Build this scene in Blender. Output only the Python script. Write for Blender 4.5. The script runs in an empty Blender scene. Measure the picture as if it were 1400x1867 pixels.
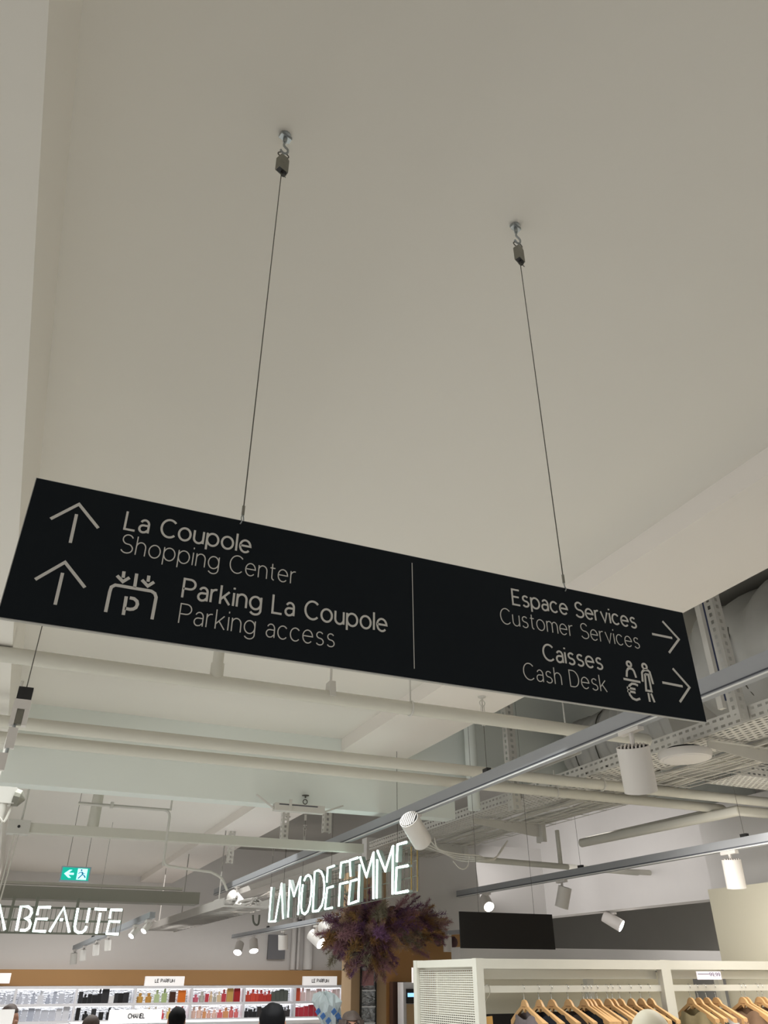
import bpy, math, random
from mathutils import Vector, Matrix
random.seed(7)
SC = bpy.context.scene
COL = SC.collection
# ------------------------------------------------------------------ camera
EYE = Vector((0, 0, 1.85))
FPX, PITCH, YAW = 1390.0, math.radians(31.4), math.radians(23.6)
cd = bpy.data.cameras.new('camera')
cam = bpy.data.objects.new('camera', cd)
COL.objects.link(cam)
cam.location = EYE
cam.rotation_euler = (math.pi/2 + PITCH, 0, -YAW)
cd.sensor_fit = 'HORIZONTAL'
cd.sensor_width = 36
cd.lens = 36*FPX/1400
cd.clip_start = 0.05
SC.camera = cam
# ------------------------------------------------------------------ world and light
W = bpy.data.worlds.new('shop_surroundings')
SC.world = W
W.use_nodes = True
W.node_tree.nodes['Background'].inputs[0].default_value = (1.0, 0.985, 0.95, 1)
W.node_tree.nodes['Background'].inputs[1].default_value = 0.62
SC.view_settings.view_transform = 'Standard'
SC.view_settings.look = 'None'
SC.view_settings.gamma = 1
SC.view_settings.use_curve_mapping = False
SC.view_settings.exposure = -0.26


def area(name, loc, rot, sx, sy, power, color=(1, .965, .92)):
    l = bpy.data.lights.new(name, 'AREA')
    l.shape = 'RECTANGLE'
    l.size, l.size_y, l.energy, l.color = sx, sy, power, color
    l.spread = math.radians(125)
    o = bpy.data.objects.new(name, l)
    o.location, o.rotation_euler = loc, rot
    COL.objects.link(o)
    return o


# added soft lamps without fixtures; they light the pale floor, which lights the ceiling
area('entrance_fill', (2.0, -1.5, 3.4), (0, 0, 0), 3.0, 1.5, 16)
area('aisle_fill', (1.0, 4.8, 2.95), (0, 0, 0), 3.2, 2.6, 112, (.95, 1, .985))
area('womenswear_fill', (4.4, 3.6, 2.9), (0, 0, 0), 2.0, 1.6, 55)
area('far_aisle_fill', (1.5, 10.0, 3.0), (0, 0, 0), 4.0, 3.0, 130, (.97, 1, .99))
area('perfume_fill', (2.2, 14.6, 3.2), (math.radians(25), 0, 0), 7.0, 1.2, 110, (1, .97, .95))
area('left_fill', (-4.2, 3.4, 2.0), (0, math.radians(-105), 0), .8, 4.0, 31, (1, 1, 1))  # added fill from the left, brightens the lowered strip's side face
area('panel_fill', (4.1, 3.6, 2.4), (0, math.radians(-80), 0), .5, 3.0, 26, (1, .96, .90))  # unseen lamp added to brighten the cream panel
area('bulkhead_fill', (5.3, 8.6, 2.9), (0, math.radians(-95), 0), .5, 4.0, 20, (1, .96, .95))  # unseen lamp added to whiten the right bulkhead
area('far_right_fill', (9.0, 9.0, 3.0), (0, 0, 0), 3.0, 4.0, 110)


# ------------------------------------------------------------------ calibrated rays (1400 x 1867 frame) onto real planes
FWH = Vector((math.sin(YAW), math.cos(YAW), 0))
RT = Vector((math.cos(YAW), -math.sin(YAW), 0))
FW = FWH*math.cos(PITCH) + Vector((0, 0, math.sin(PITCH)))
UP = -FWH*math.sin(PITCH) + Vector((0, 0, math.cos(PITCH)))


def ray(x, y): return FW*FPX + RT*(x - 700) + UP*(933.5 - y)
def atz(x, y, z): d = ray(x, y); return EYE + d*((z - EYE.z)/d.z)
def aty(x, y, Y): d = ray(x, y); return EYE + d*(Y/d.y)
def atx(x, y, X): d = ray(x, y); return EYE + d*(X/d.x)


# ------------------------------------------------------------------ materials
def lin(c):
    return tuple(((v/255)/12.92 if v/255 <= .04045 else ((v/255 + .055)/1.055)**2.4) for v in c)


MATS = {}


def mat(name, rgb, rough=.6, metal=0., emit=0., var=.04, scale=6., bump=0., alpha=1., spec=.5):
    if name in MATS:
        return MATS[name]
    m = bpy.data.materials.new(name)
    m.use_nodes = True
    nt = m.node_tree
    b = nt.nodes['Principled BSDF']
    c = lin(rgb)
    b.inputs['Roughness'].default_value = rough
    b.inputs['Metallic'].default_value = metal
    b.inputs['Specular IOR Level'].default_value = spec
    tc = nt.nodes.new('ShaderNodeTexCoord')
    nz = nt.nodes.new('ShaderNodeTexNoise')
    nz.inputs['Scale'].default_value = scale
    nz.inputs['Detail'].default_value = 4
    nt.links.new(tc.outputs['Object'], nz.inputs['Vector'])
    mx = nt.nodes.new('ShaderNodeMix')
    mx.data_type = 'RGBA'
    mx.inputs[6].default_value = (*[max(0, v*(1 - var)) for v in c], 1)
    mx.inputs[7].default_value = (*[min(1, v*(1 + var)) for v in c], 1)
    nt.links.new(nz.outputs['Fac'], mx.inputs[0])
    nt.links.new(mx.outputs[2], b.inputs['Base Color'])
    if bump:
        bp = nt.nodes.new('ShaderNodeBump')
        bp.inputs['Strength'].default_value = bump
        nt.links.new(nz.outputs['Fac'], bp.inputs['Height'])
        nt.links.new(bp.outputs['Normal'], b.inputs['Normal'])
    if emit:
        b.inputs['Emission Color'].default_value = (*c, 1)
        b.inputs['Emission Strength'].default_value = emit
    if alpha < 1:
        b.inputs['Alpha'].default_value = alpha
    MATS[name] = m
    return m


M = dict(
    plaster=mat('ceiling_plaster', (228, 224, 216), .9, var=.015, scale=1.2),
    plaster_cool=mat('bulkhead_plaster', (234, 228, 221), .85, var=.015, scale=1.5),
    beam=mat('beam_paint', (230, 235, 230), .85, var=.03, scale=2),
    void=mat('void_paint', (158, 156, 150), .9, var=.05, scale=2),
    wall=mat('wall_paint', (222, 219, 216), .85, var=.02),
    cream=mat('cream_panel', (226, 220, 200), .7, var=.015),
    floor=mat('pale_floor_tile', (206, 204, 200), .35, var=.04, scale=3),
    pipe=mat('pipe_paint', (208, 205, 194), .7, var=.03, scale=9),
    service=mat('service_white', (206, 203, 196), .6, var=.04, scale=12),
    cable=mat('painted_cable', (205, 201, 192), .6, var=.08, scale=30),
    duct=mat('duct_fabric', (196, 195, 190), .7, var=.06, scale=8, bump=.3),
    galv=mat('zinc_steel', (165, 170, 172), .32, .85, var=.12, scale=40),
    grip=mat('grey_cast_metal', (134, 132, 122), .5, .6, var=.15, scale=80),
    black=mat('black_plastic', (24, 23, 24), .45, var=.1),
    wire=mat('steel_cable', (92, 90, 82), .45, .4, var=.1, scale=200),
    signface=mat('sign_black_face', (20, 26, 31), .5, var=.05, scale=3, spec=.12),
    signcore=mat('sign_pale_core', (196, 194, 188), .6),
    signink=mat('sign_white_ink', (214, 211, 204), .6, var=.01),
    track=mat('track_aluminium', (158, 160, 164), .6, .0, var=.03, scale=20),
    trackgap=mat('track_groove', (70, 72, 80), .6),
    trackled=mat('track_glossy_lip', (232, 232, 230), .25),
    spot=mat('spot_white', (222, 217, 212), .45, var=.02),
    fin=mat('spot_fin_dark', (22, 22, 25), .9, 0., spec=.05),
    lit=mat('lamp_face_lit', (255, 250, 242), .4, emit=22),
    litdim=mat('lamp_face_dim', (255, 252, 246), .4, emit=5),
    neon=mat('neon_tube_white', (226, 255, 246), .3, emit=5.5, var=0),
    neonside=mat('neon_channel_side', (150, 162, 156), .45),
    neonglow=mat('neon_channel_side_lit', (190, 214, 204), .45),
    brass=mat('brass_rod', (176, 150, 92), .35, .8),
    grid=mat('grid_wire', (120, 118, 108), .5, .4),
    green=mat('exit_green', (0, 172, 150), .4, emit=.9, var=0),
    exitw=mat('exit_white', (190, 250, 255), .4, emit=1.3, var=0),
    exitb=mat('exit_blue_figure', (0, 120, 170), .4, emit=.4, var=0),
    exitcase=mat('exit_case', (170, 180, 196), .5),
    board=mat('dark_board', (38, 36, 35), .7, var=.05, spec=.15),
    tan=mat('tan_panel', (176, 134, 84), .6, var=.05, scale=2),
    tancol=mat('tan_column_paint', (176, 146, 112), .65, var=.05, scale=2),
    brown=mat('dark_brown_panel', (84, 60, 52), .6),
    shelf=mat('shelf_white', (226, 226, 230), .4, var=.02),
    led=mat('shelf_led', (255, 255, 255), .4, emit=7, var=0),
    lightbox=mat('lightbox_face', (236, 233, 231), .5, emit=.55, var=0),
    ink=mat('lightbox_ink', (60, 56, 60), .6),
    rack=mat('rack_paint', (208, 205, 194), .5, var=.02),
    wood=mat('hanger_wood', (212, 168, 116), .4, var=.12, scale=14),
    woodmark=mat('hanger_mark', (168, 120, 78), .5),
    chrome=mat('hook_chrome', (210, 210, 208), .15, 1.),
    skin=mat('skin', (178, 128, 104), .55, var=.05),
    hairblack=mat('hair_black', (12, 11, 14), .7, var=.3, scale=60, spec=.15),
    hairbrown=mat('hair_grey_brown', (96, 82, 76), .6, var=.35, scale=60),
    hairdark=mat('hair_dark_brown', (70, 52, 44), .6, var=.35, scale=60),
    manne=mat('mannequin_cream', (222, 214, 192), .5, var=.02),
    plastic=mat('cellophane', (196, 206, 210), .15, var=.1, scale=30),
)
nt = M['wood'].node_tree  # wood grain: stretch the noise
# crinkled glossy shelf back
def crinkle():
    m = bpy.data.materials.new('crinkled_mirror_back')
    m.use_nodes = True
    nt = m.node_tree
    b = nt.nodes['Principled BSDF']
    b.inputs['Base Color'].default_value = (.78, .79, .82, 1)
    b.inputs['Roughness'].default_value = .35
    b.inputs['Metallic'].default_value = .3
    tc = nt.nodes.new('ShaderNodeTexCoord')
    mp = nt.nodes.new('ShaderNodeMapping')
    mp.inputs['Scale'].default_value = (9, 9, 26)
    nz = nt.nodes.new('ShaderNodeTexNoise')
    nz.inputs['Scale'].default_value = 1.6
    bp = nt.nodes.new('ShaderNodeBump')
    bp.inputs['Strength'].default_value = 1
    bp.inputs['Distance'].default_value = .2
    nt.links.new(tc.outputs['Object'], mp.inputs[0])
    nt.links.new(mp.outputs[0], nz.inputs['Vector'])
    nt.links.new(nz.outputs['Fac'], bp.inputs['Height'])
    nt.links.new(bp.outputs['Normal'], b.inputs['Normal'])
    return m


M['crinkle'] = crinkle()


# ------------------------------------------------------------------ mesh builder
class MB:
    def __init__(s):
        s.v, s.f = [], []

    def add(s, vs, fs):
        n = len(s.v)
        s.v += [Vector(v) for v in vs]
        s.f += [tuple(i + n for i in f) for f in fs]
        return s

    def quad(s, a, b, c, d): return s.add([a, b, c, d], [(0, 1, 2, 3)])

    def obox(s, c, ax, ay, az):          # centre and three half axes
        c, ax, ay, az = Vector(c), Vector(ax), Vector(ay), Vector(az)
        vs = [c + ax*i + ay*j + az*k for k in (-1, 1) for j in (-1, 1) for i in (-1, 1)]
        return s.add(vs, [(0, 2, 3, 1), (4, 5, 7, 6), (0, 1, 5, 4), (2, 6, 7, 3), (0, 4, 6, 2), (1, 3, 7, 5)])

    def box(s, x0, x1, y0, y1, z0, z1):
        return s.obox(((x0+x1)/2, (y0+y1)/2, (z0+z1)/2), ((x1-x0)/2, 0, 0), (0, (y1-y0)/2, 0), (0, 0, (z1-z0)/2))

    def bar(s, a, b, w, h, up=(0, 0, 1)):    # rectangular bar from a to b
        a, b = Vector(a), Vector(b)
        d = (b - a)
        u = Vector(up)
        side = d.cross(u).normalized()
        u = side.cross(d).normalized()
        return s.obox((a + b)/2, d/2, side*w/2, u*h/2)

    def tube(s, pts, r, n=8, closed=False, caps=True):
        pts = [Vector(p) for p in pts]
        rs = r if isinstance(r, (list, tuple)) else [r]*len(pts)
        m = len(pts)
        vs, fs = [], []
        prev = None
        for i, p in enumerate(pts):
            if closed:
                t = (pts[(i+1) % m] - pts[i-1])
            else:
                t = pts[min(i+1, m-1)] - pts[max(i-1, 0)]
            if t.length < 1e-9:
                t = Vector((0, 0, 1))
            t.normalize()
            if prev is None:
                ref = Vector((0, 0, 1)) if abs(t.z) < .9 else Vector((1, 0, 0))
                a = t.cross(ref).normalized()
            else:
                a = (prev - t*prev.dot(t)).normalized()
            prev = a
            b = t.cross(a)
            for k in range(n):
                an = 2*math.pi*k/n
                vs.append(p + (a*math.cos(an) + b*math.sin(an))*rs[i])
        for i in range(m if closed else m - 1):
            j = (i + 1) % m
            for k in range(n):
                l = (k+1) % n
                fs.append((i*n+k, i*n+l, j*n+l, j*n+k))
        if caps and not closed:
            fs.append(tuple(range(n-1, -1, -1)))
            fs.append(tuple((m-1)*n+k for k in range(n)))
        return s.add(vs, fs)

    def lathe(s, c, axis, prof, n=20):       # prof: list of (distance along axis, radius)
        c, axis = Vector(c), Vector(axis).normalized()
        ref = Vector((0, 0, 1)) if abs(axis.z) < .9 else Vector((1, 0, 0))
        a = axis.cross(ref).normalized()
        b = axis.cross(a)
        vs, fs = [], []
        for t, r in prof:
            for k in range(n):
                an = 2*math.pi*k/n
                vs.append(c + axis*t + (a*math.cos(an) + b*math.sin(an))*max(r, 1e-5))
        for i in range(len(prof)-1):
            for k in range(n):
                l = (k+1) % n
                fs.append((i*n+k, i*n+l, (i+1)*n+l, (i+1)*n+k))
        fs.append(tuple(range(n-1, -1, -1)))
        fs.append(tuple((len(prof)-1)*n+k for k in range(n)))
        return s.add(vs, fs)

    def prism(s, poly, fr, t0, t1):          # poly 2-D, fr(u, v, w) -> world
        n = len(poly)
        vs = [fr(u, v, t0) for u, v in poly] + [fr(u, v, t1) for u, v in poly]
        fs = [tuple(range(n-1, -1, -1)), tuple(range(n, 2*n))]
        fs += [(i, (i+1) % n, n + (i+1) % n, n+i) for i in range(n)]
        return s.add(vs, fs)

    def ribbon(s, pts, w, fr, t0, t1, closed=False):   # flat stroke of width w along 2-D points
        P = []
        for p in pts:
            q = Vector((p[0], p[1]))
            if not P or (q-P[-1]).length > w*.12:
                P.append(q)
        m = len(P)
        L, Rr = [], []
        for i in range(m):
            if closed:
                d0, d1 = P[i]-P[i-1], P[(i+1) % m]-P[i]
            else:
                d0 = P[i]-P[i-1] if i else P[1]-P[0]
                d1 = P[i+1]-P[i] if i < m-1 else d0
            if d0.length < 1e-9: d0 = d1
            if d1.length < 1e-9: d1 = d0
            d0, d1 = d0.normalized(), d1.normalized()
            n0, n1 = Vector((-d0.y, d0.x)), Vector((-d1.y, d1.x))
            nn = n0 + n1
            if nn.length < 1e-6: nn = n0
            nn.normalize()
            k = min(1/max(nn.dot(n0), .3), 1.6)
            L.append(P[i] + nn*w/2*k)
            Rr.append(P[i] - nn*w/2*k)
        vs = []
        for t in (t0, t1):
            vs += [fr(p.x, p.y, t) for p in L] + [fr(p.x, p.y, t) for p in Rr]
        fs = []
        for i in range(m if closed else m-1):
            j = (i+1) % m
            fs += [(i, j, m+j, m+i), (2*m+i, 3*m+i, 3*m+j, 2*m+j), (i, 2*m+i, 2*m+j, j), (m+i, m+j, 3*m+j, 3*m+i)]
        if not closed:
            fs += [(0, m, 3*m, 2*m), (m-1, 3*m-1, 4*m-1, 2*m-1)]
        return s.add(vs, fs)

    def perf(s, o, u, v, nu, nv, su=.6, sv=.35, stagger=False):   # slotted sheet; u, v are cell vectors
        o, u, v = Vector(o), Vector(u), Vector(v)
        for j in range(nv):
            off = .5 if (stagger and j % 2) else 0
            for i in range(nu):
                c = o + u*(i+off) + v*j
                a, b, d, e = c, c+u, c+u+v, c+v
                p = c + u*(1-su)/2 + v*(1-sv)/2
                q, r_, t = p+u*su, p+u*su+v*sv, p+v*sv
                s.add([a, b, d, e, p, q, r_, t], [(0, 1, 5, 4), (1, 2, 6, 5), (2, 3, 7, 6), (3, 0, 4, 7)])
        return s

    def build(s, name, m, parent=None, smooth=False, kind=None, label=None):
        if parent is not None:                # vertices are world coordinates: bring them to the parent
            off = parent_offset(parent)
            vs = [tuple(v - off) for v in s.v]
        else:
            vs = [tuple(v) for v in s.v]
        me = bpy.data.meshes.new(name)
        me.from_pydata(vs, [], s.f)
        me.materials.append(m)
        if smooth:
            me.polygons.foreach_set('use_smooth', [True]*len(me.polygons))
            try:
                me.set_sharp_from_angle(angle=math.radians(40))
            except Exception:
                pass
        me.update()
        o = bpy.data.objects.new(name, me)
        COL.objects.link(o)
        if parent is not None:
            o.parent = parent
        if kind: o['kind'] = kind
        if label: o['label'] = label
        return o


def parent_offset(p):
    v = Vector((0, 0, 0))
    while p is not None:
        v = v + Vector(p.location)
        p = p.parent
    return v


def thing(name, loc, label, cat, group=None):
    o = bpy.data.objects.new(name, None)
    COL.objects.link(o)
    o.location = loc
    o.empty_display_size = .05
    tag(o, label, cat, group)
    return o


def tag(o, label, cat, group=None):
    o['label'] = label
    o['category'] = cat
    if group: o['group'] = group
    return o


def struct(name, mb, m, label=None):
    o = mb.build(name, m)
    o['kind'] = 'structure'
    if label: o['label'] = label
    return o


def arc(cx, cy, rx, ry, a0, a1, n=12):
    return [(cx + rx*math.cos(math.radians(a0 + (a1-a0)*i/n)), cy + ry*math.sin(math.radians(a0 + (a1-a0)*i/n))) for i in range(n+1)]


def circ(c, u, v, r, n=16):
    c, u, v = Vector(c), Vector(u), Vector(v)
    return [c + (u*math.cos(2*math.pi*k/n) + v*math.sin(2*math.pi*k/n))*r for k in range(n)]


def smoothpath(pts, k=5):                     # Catmull-Rom through points
    P = [Vector(p) for p in pts]
    if len(P) < 3: return P
    out = []
    for i in range(len(P)-1):
        p0, p1, p2, p3 = P[max(i-1, 0)], P[i], P[i+1], P[min(i+2, len(P)-1)]
        for j in range(k):
            t = j/k
            out.append(.5*((2*p1) + (p2-p0)*t + (2*p0-5*p1+4*p2-p3)*t*t + (3*p1-p0-3*p2+p3)*t*t*t))
    out.append(P[-1])
    return out


# ------------------------------------------------------------------ stroke alphabet (cap height 1)
XH = .70
GL = {
 'a': ([arc(.26, .46, .21, .24, 155, 0, 9) + [(.47, 0)], [(.47, .40), (.21, .40)] + arc(.21, .20, .20, .20, 90, 270, 8)[1:] + [(.33, .03), (.47, .17)]], .47),
 'c': ([arc(.29, .35, .29, .35, 42, 318, 16)], .54), 'e': ([[(.01, .37), (.58, .37)] + arc(.29, .35, .29, .35, 4, 318, 18)], .58),
 'o': ([arc(.31, .35, .31, .35, 0, 360, 22)], .62), 's': ([arc(.24, .53, .19, .17, 30, 270, 12) + arc(.24, .18, .22, .18, 90, -150, 12)[1:]], .47),
 'n': ([[(0, 0), (0, .7)], arc(.25, .43, .25, .27, 180, 0, 12) + [(.5, 0)]], .5), 'h': ([[(0, 0), (0, 1)], arc(.25, .43, .25, .27, 180, 0, 12) + [(.5, 0)]], .5),
 'm': ([[(0, 0), (0, .7)], arc(.21, .46, .21, .24, 180, 0, 10) + [(.42, 0)], arc(.63, .46, .21, .24, 180, 0, 10) + [(.84, 0)]], .84),
 'r': ([[(0, 0), (0, .7)], arc(.25, .43, .25, .27, 180, 80, 8)], .3), 'u': ([[(0, .7), (0, .27)] + arc(.25, .27, .25, .27, 180, 360, 12), [(.5, .7), (.5, 0)]], .5),
 'i': ([[(0, 0), (0, .7)], [(0, .90), (0, .99)]], 0), 'l': ([[(0, 0), (0, 1)]], 0), 't': ([[(.12, .92), (.12, .16)] + arc(.27, .16, .15, .16, 180, 265, 5), [(0, .68), (.3, .68)]], .3),
 'p': ([[(0, -.26), (0, .7)], arc(.31, .35, .31, .35, 0, 360, 22)], .62),
 'g': ([arc(.3, .36, .3, .34, 0, 360, 22), [(.6, .7), (.6, -.02)] + arc(.31, -.02, .29, .24, 0, -150, 10)], .6),
 'k': ([[(0, 0), (0, 1)], [(.45, .7), (.02, .26)], [(.17, .42), (.5, 0)]], .5), 'v': ([[(0, .7), (.26, .0), (.52, .7)]], .52),
 'S': ([arc(.32, .745, .27, .255, 25, 270, 14) + arc(.32, .25, .31, .25, 90, -155, 14)[1:]], .62), 'C': ([arc(.42, .5, .42, .5, 45, 315, 20)], .74),
 'L': ([[(0, 1), (0, 0), (.52, 0)]], .52), 'P': ([[(0, 0), (0, 1), (.32, 1)] + arc(.32, .74, .28, .26, 90, -90, 10)[1:] + [(0, .48)]], .6),
 'E': ([[(.54, 1), (0, 1), (0, 0), (.54, 0)], [(0, .52), (.48, .52)]], .54), 'D': ([[(0, 0), (0, 1), (.26, 1)] + arc(.26, .5, .42, .5, 90, -90, 14)[1:] + [(0, 0)]], .68),
 'A': ([[(0, 0), (.34, 1), (.68, 0)], [(.12, .34), (.56, .34)]], .68), 'R': ([[(0, 0), (0, 1), (.32, 1)] + arc(.32, .74, .26, .26, 90, -90, 10)[1:] + [(0, .48)], [(.3, .48), (.58, 0)]], .58),
 'F': ([[(.5, 1), (0, 1), (0, 0)], [(0, .52), (.44, .52)]], .5), 'U': ([[(0, 1), (0, .3)] + arc(.3, .3, .3, .3, 180, 360, 12) + [(.6, 1)]], .6),
 'M': ([[(0, 0), (0, 1), (.38, .2), (.76, 1), (.76, 0)]], .76), 'H': ([[(0, 0), (0, 1)], [(.62, 0), (.62, 1)], [(0, .52), (.62, .52)]], .62), 'N': ([[(0, 0), (0, 1), (.6, 0), (.6, 1)]], .6),
 '9': ([arc(.27, .7, .27, .3, 0, 360, 16), [(.54, .7), (.5, .3), (.3, 0)]], .54), ',': ([[(.03, .05), (-.04, -.15)]], .05), ' ': ([], .26),
}


def layout(text, track=.2):
    strokes, x = [], 0
    for ch in text:
        paths, adv = GL[ch]
        for p in paths:
            strokes.append([(x + a, b) for a, b in p])
        x += adv + track
    return strokes, x - track


def text_mesh(text, x0, x1, z0, h, w, fr, t0, t1, track=.2):
    st, L = layout(text, track)
    k = (x1 - x0)/L
    mb = MB()
    for i, p in enumerate(st):
        mb.ribbon([(x0 + a*k, z0 + b*h) for a, b in p], w, fr, t0, t1 + .00002*(i % 5))
    return mb


# ================================================================== STRUCTURE
ZC, ZB = 3.59, 3.485            # main ceiling, underside of the lowered strip
XL, XS, XR = -.255, 2.30, 2.92  # left beam, lowered strip
YB, ZBB = 6.17, 3.02            # cross beam
struct('ceiling', MB().box(XL, XS, -4, 19, ZC, ZC+.12), M['plaster'])
b = MB().box(XS, XR, -4, 19, ZB, ZC+.12)
struct('trim_1', b, M['plaster_cool'], 'lowered plaster strip along the right side of the main ceiling')
b = MB()
b.box(XL-.13, XL, -4, 19, 3.24, ZC+.12)
b.box(-5, XL-.13, -4, 19, 3.265, ZC+.12)
struct('trim_2', b, M['plaster'], 'plaster beam edge along the left side of the ceiling')
struct('trim_3', MB().box(-5, XR+.45, YB, YB+.17, ZBB, 4.2).box(XR+.45, 11, YB, YB+.17, 3.32, 4.2), M['beam'], 'deep painted beam crossing above the aisle')
xe = aty(360, 1640, 8.7).x
b = MB().box(-3, xe, 8.6, 8.85, aty(100, 1640, 8.6).z, aty(100, 1617, 8.6).z)
b.box(-3, aty(335, 1620, 8.7).x, 8.75, 8.8, aty(100, 1614, 8.75).z, aty(100, 1609, 8.75).z)
struct('trim_4', b, mat('service_beam_grey', (128, 124, 114), .9), 'service beam, shade put into its dark grey, above the glowing lettering at left')  # grey darkened to carry the shade of the unlit underside
# void above the services
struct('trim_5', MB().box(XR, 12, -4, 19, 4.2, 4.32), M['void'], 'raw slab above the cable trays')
struct('floor', MB().box(-5, 12, -4, 19, -.1, 0), M['floor'])
YW = 17.0
struct('wall_back', MB().box(-5, 12, YW+.5, YW+.65, 0, 4.3), M['wall'])
# right side: shadowed wall, white bulkhead facing the aisle, cream panel
bx = atx(1290, 1640, 7.0)
b = MB().box(7.0, 7.25, 3.5, 17.4, bx.z, 4.2)
struct('trim_6', b, M['wall'], 'white bulkhead above the dark recess on the right')
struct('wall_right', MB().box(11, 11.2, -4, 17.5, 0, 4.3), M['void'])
q = atx(1290, 1622, 5.6)
b = MB().box(5.6, 5.8, -1.0, q.y, 0, q.z)
struct('trim_7', b, M['cream'], 'cream panel wall at the right edge behind the clothes rack')
q2 = atx(1285, 1560, 6.3)
struct('trim_8', MB().box(6.3, 6.4, 0, q2.y, 0, 3.35), M['wall'], 'white wall above and behind the cream panel')
# low fascia in front of the recess
f0, f1 = aty(838, 1732, 8.5), aty(1320, 1750, 8.5)
struct('trim_9', MB().box(f0.x, f1.x+1.5, 8.5, 8.7, aty(1000, 1760, 8.5).z, aty(1000, 1729, 8.5).z), M['wall'], 'white fascia below the dark recess')


# ================================================================== MAIN SIGN
SY = 1.10
tl, tr, br_, bl = aty(70, 863, SY), aty(1246, 1122, SY), aty(1290, 1322, SY), aty(-8, 1119, SY)
sx0, sx1 = (tl.x + bl.x)/2, (tr.x + br_.x)/2
sz1, sz0 = (tl.z + tr.z)/2, (br_.z + bl.z)/2
sign = thing('direction_sign', ((sx0+sx1)/2, SY, sz0), 'wide black hanging direction sign with white arrows and lettering, nearest the camera', 'sign')
MB().box(sx0, sx1, SY+.0012, SY+.007, sz0, sz1).build('board_core', M['signcore'], sign, label='pale edge of the board')
MB().box(sx0+.0012, sx1-.0012, SY, SY+.0012, sz0+.0015, sz1-.0015).build('front_face', M['signface'], sign)
MB().box(sx0+.0012, sx1-.0012, SY+.007, SY+.0082, sz0+.0015, sz1-.0015).build('back_face', M['signface'], sign)
# the board is level while the photograph's corners differ by millimetres: map pixels to the board through the corners
import numpy as _np
src = [(70, 863), (1246, 1122), (1290, 1322), (-8, 1119)]
dst = [(sx0, sz1), (sx1, sz1), (sx1, sz0), (sx0, sz0)]
A, B = [], []
for (x, y), (u, v) in zip(src, dst):
    A += [[x, y, 1, 0, 0, 0, -u*x, -u*y], [0, 0, 0, x, y, 1, -v*x, -v*y]]
    B += [u, v]
hh = _np.linalg.solve(_np.array(A, float), _np.array(B, float))


def onsign(x, y):
    w = hh[6]*x + hh[7]*y + 1
    return ((hh[0]*x + hh[1]*y + hh[2])/w, (hh[3]*x + hh[4]*y + hh[5])/w)


def sfr(u, v, t): return Vector((u, SY - t, v))


def c1(p): return onsign(p[0]/3.5, 850 + p[1]/3.5)
def c3(p): return onsign(850 + p[0]/2.979, 1030 + p[1]/2.979)
def c8(p): return onsign(1000 + p[0]/3.5, 1030 + p[1]/3.5)


def sline(text, p0, p1, caph, w, track=.2):
    (xa, za), (xb, zb) = onsign(*p0), onsign(*p1)
    text_mesh(text, xa, xb, (za+zb)/2, caph, w, sfr, 0, .0008, track).build('lettering', M['signink'], sign)


CH = .0315
sline('La Coupole', (231, 962), (461.5, 1005), CH, .0034)
sline('Shopping Center', (222, 1004), (544, 1062), CH*1.0, .0017)
sline('Parking La Coupole', (336, 1088), (710, 1151), CH, .0034)
sline('Parking access', (329, 1133.5), (614.5, 1179), CH*1.0, .0017)
sline('Espace Services', (940, 1104.5), (1163, 1150.5), CH*.98, .0034)
sline('Customer Services', (918.5, 1139), (1169, 1187), CH*.98, .0017)
sline('Caisses', (996, 1206.5), (1102, 1224), CH*.98, .0034)
sline('Cash Desk', (960, 1240), (1110, 1266), CH*.98, .0017)
LW = .0046


def symbol(name, paths, cvt, w=LW, label=None, dots=()):
    mb = MB()
    for p in paths:
        mb.ribbon([cvt(q) for q in p], w, sfr, 0, .0008)
    for c, r in dots:
        cx, cz = cvt(c)
        ring = [(cx + r*math.cos(2*math.pi*k/18), cz + r*math.sin(2*math.pi*k/18)) for k in range(18)]
        mb.ribbon(ring, w, sfr, 0, .0008, closed=True)
    return mb.build(name, M['signink'], sign, label=label)


symbol('arrow', [[(335, 315), (520, 224), (642, 378)], [(503, 288), (460, 470)]], c1, label='upper left white arrow pointing ahead')
symbol('arrow', [[(230, 702), (425, 594), (551, 757)], [(408, 662), (357, 865)]], c1, label='lower left white arrow pointing ahead')
symbol('arrow', [[(1015, 390), (1122, 413)], [(1070, 322), (1158, 420), (1106, 492)]], c3, label='upper right white arrow pointing right')
symbol('arrow', [[(1070, 652), (1178, 674)], [(1125, 577), (1215, 680), (1164, 758)]], c3, label='lower right white arrow pointing right')
symbol('parking_pictogram', [
    [(683, 915), (712, 785), (722, 756), (748, 743), (980, 785), (1002, 800), (1010, 825), (982, 965)],
    [(887, 672), (872, 760)], [(805, 657), (799, 697)], [(760, 683), (797, 722), (840, 697)],
    [(965, 686), (959, 724)], [(920, 712), (957, 752), (998, 727)],
    [(818, 817), (797, 935)], [(840, 826), (868, 832), (886, 848), (889, 868), (880, 888), (862, 898), (840, 900), (808, 893)]], c1, .0048, 'parking symbol')
symbol('cash_desk_pictogram', [
    [(507, 728), (508, 692), (515, 677), (530, 675), (543, 680), (552, 692), (567, 735)],
    [(487, 741), (593, 763)],
    [(578, 785), (560, 775), (540, 772), (524, 784), (519, 808), (527, 842), (545, 866), (568, 876), (592, 868)],
    [(508, 797), (562, 808)], [(512, 818), (562, 829)],
    [(608, 760), (603, 702), (610, 690), (625, 687), (642, 690), (652, 700), (674, 776)],
    [(622, 712), (643, 716), (664, 822), (630, 816), (622, 712)],
    [(643, 832), (653, 888)], [(660, 835), (683, 892)]], c8, .0042, 'customer and cashier symbol', dots=(((521, 648), .0052), ((619, 664), .0054)))
xa, za = onsign(757.5, 1028)
xb, zb = onsign(760, 1220)
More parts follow.
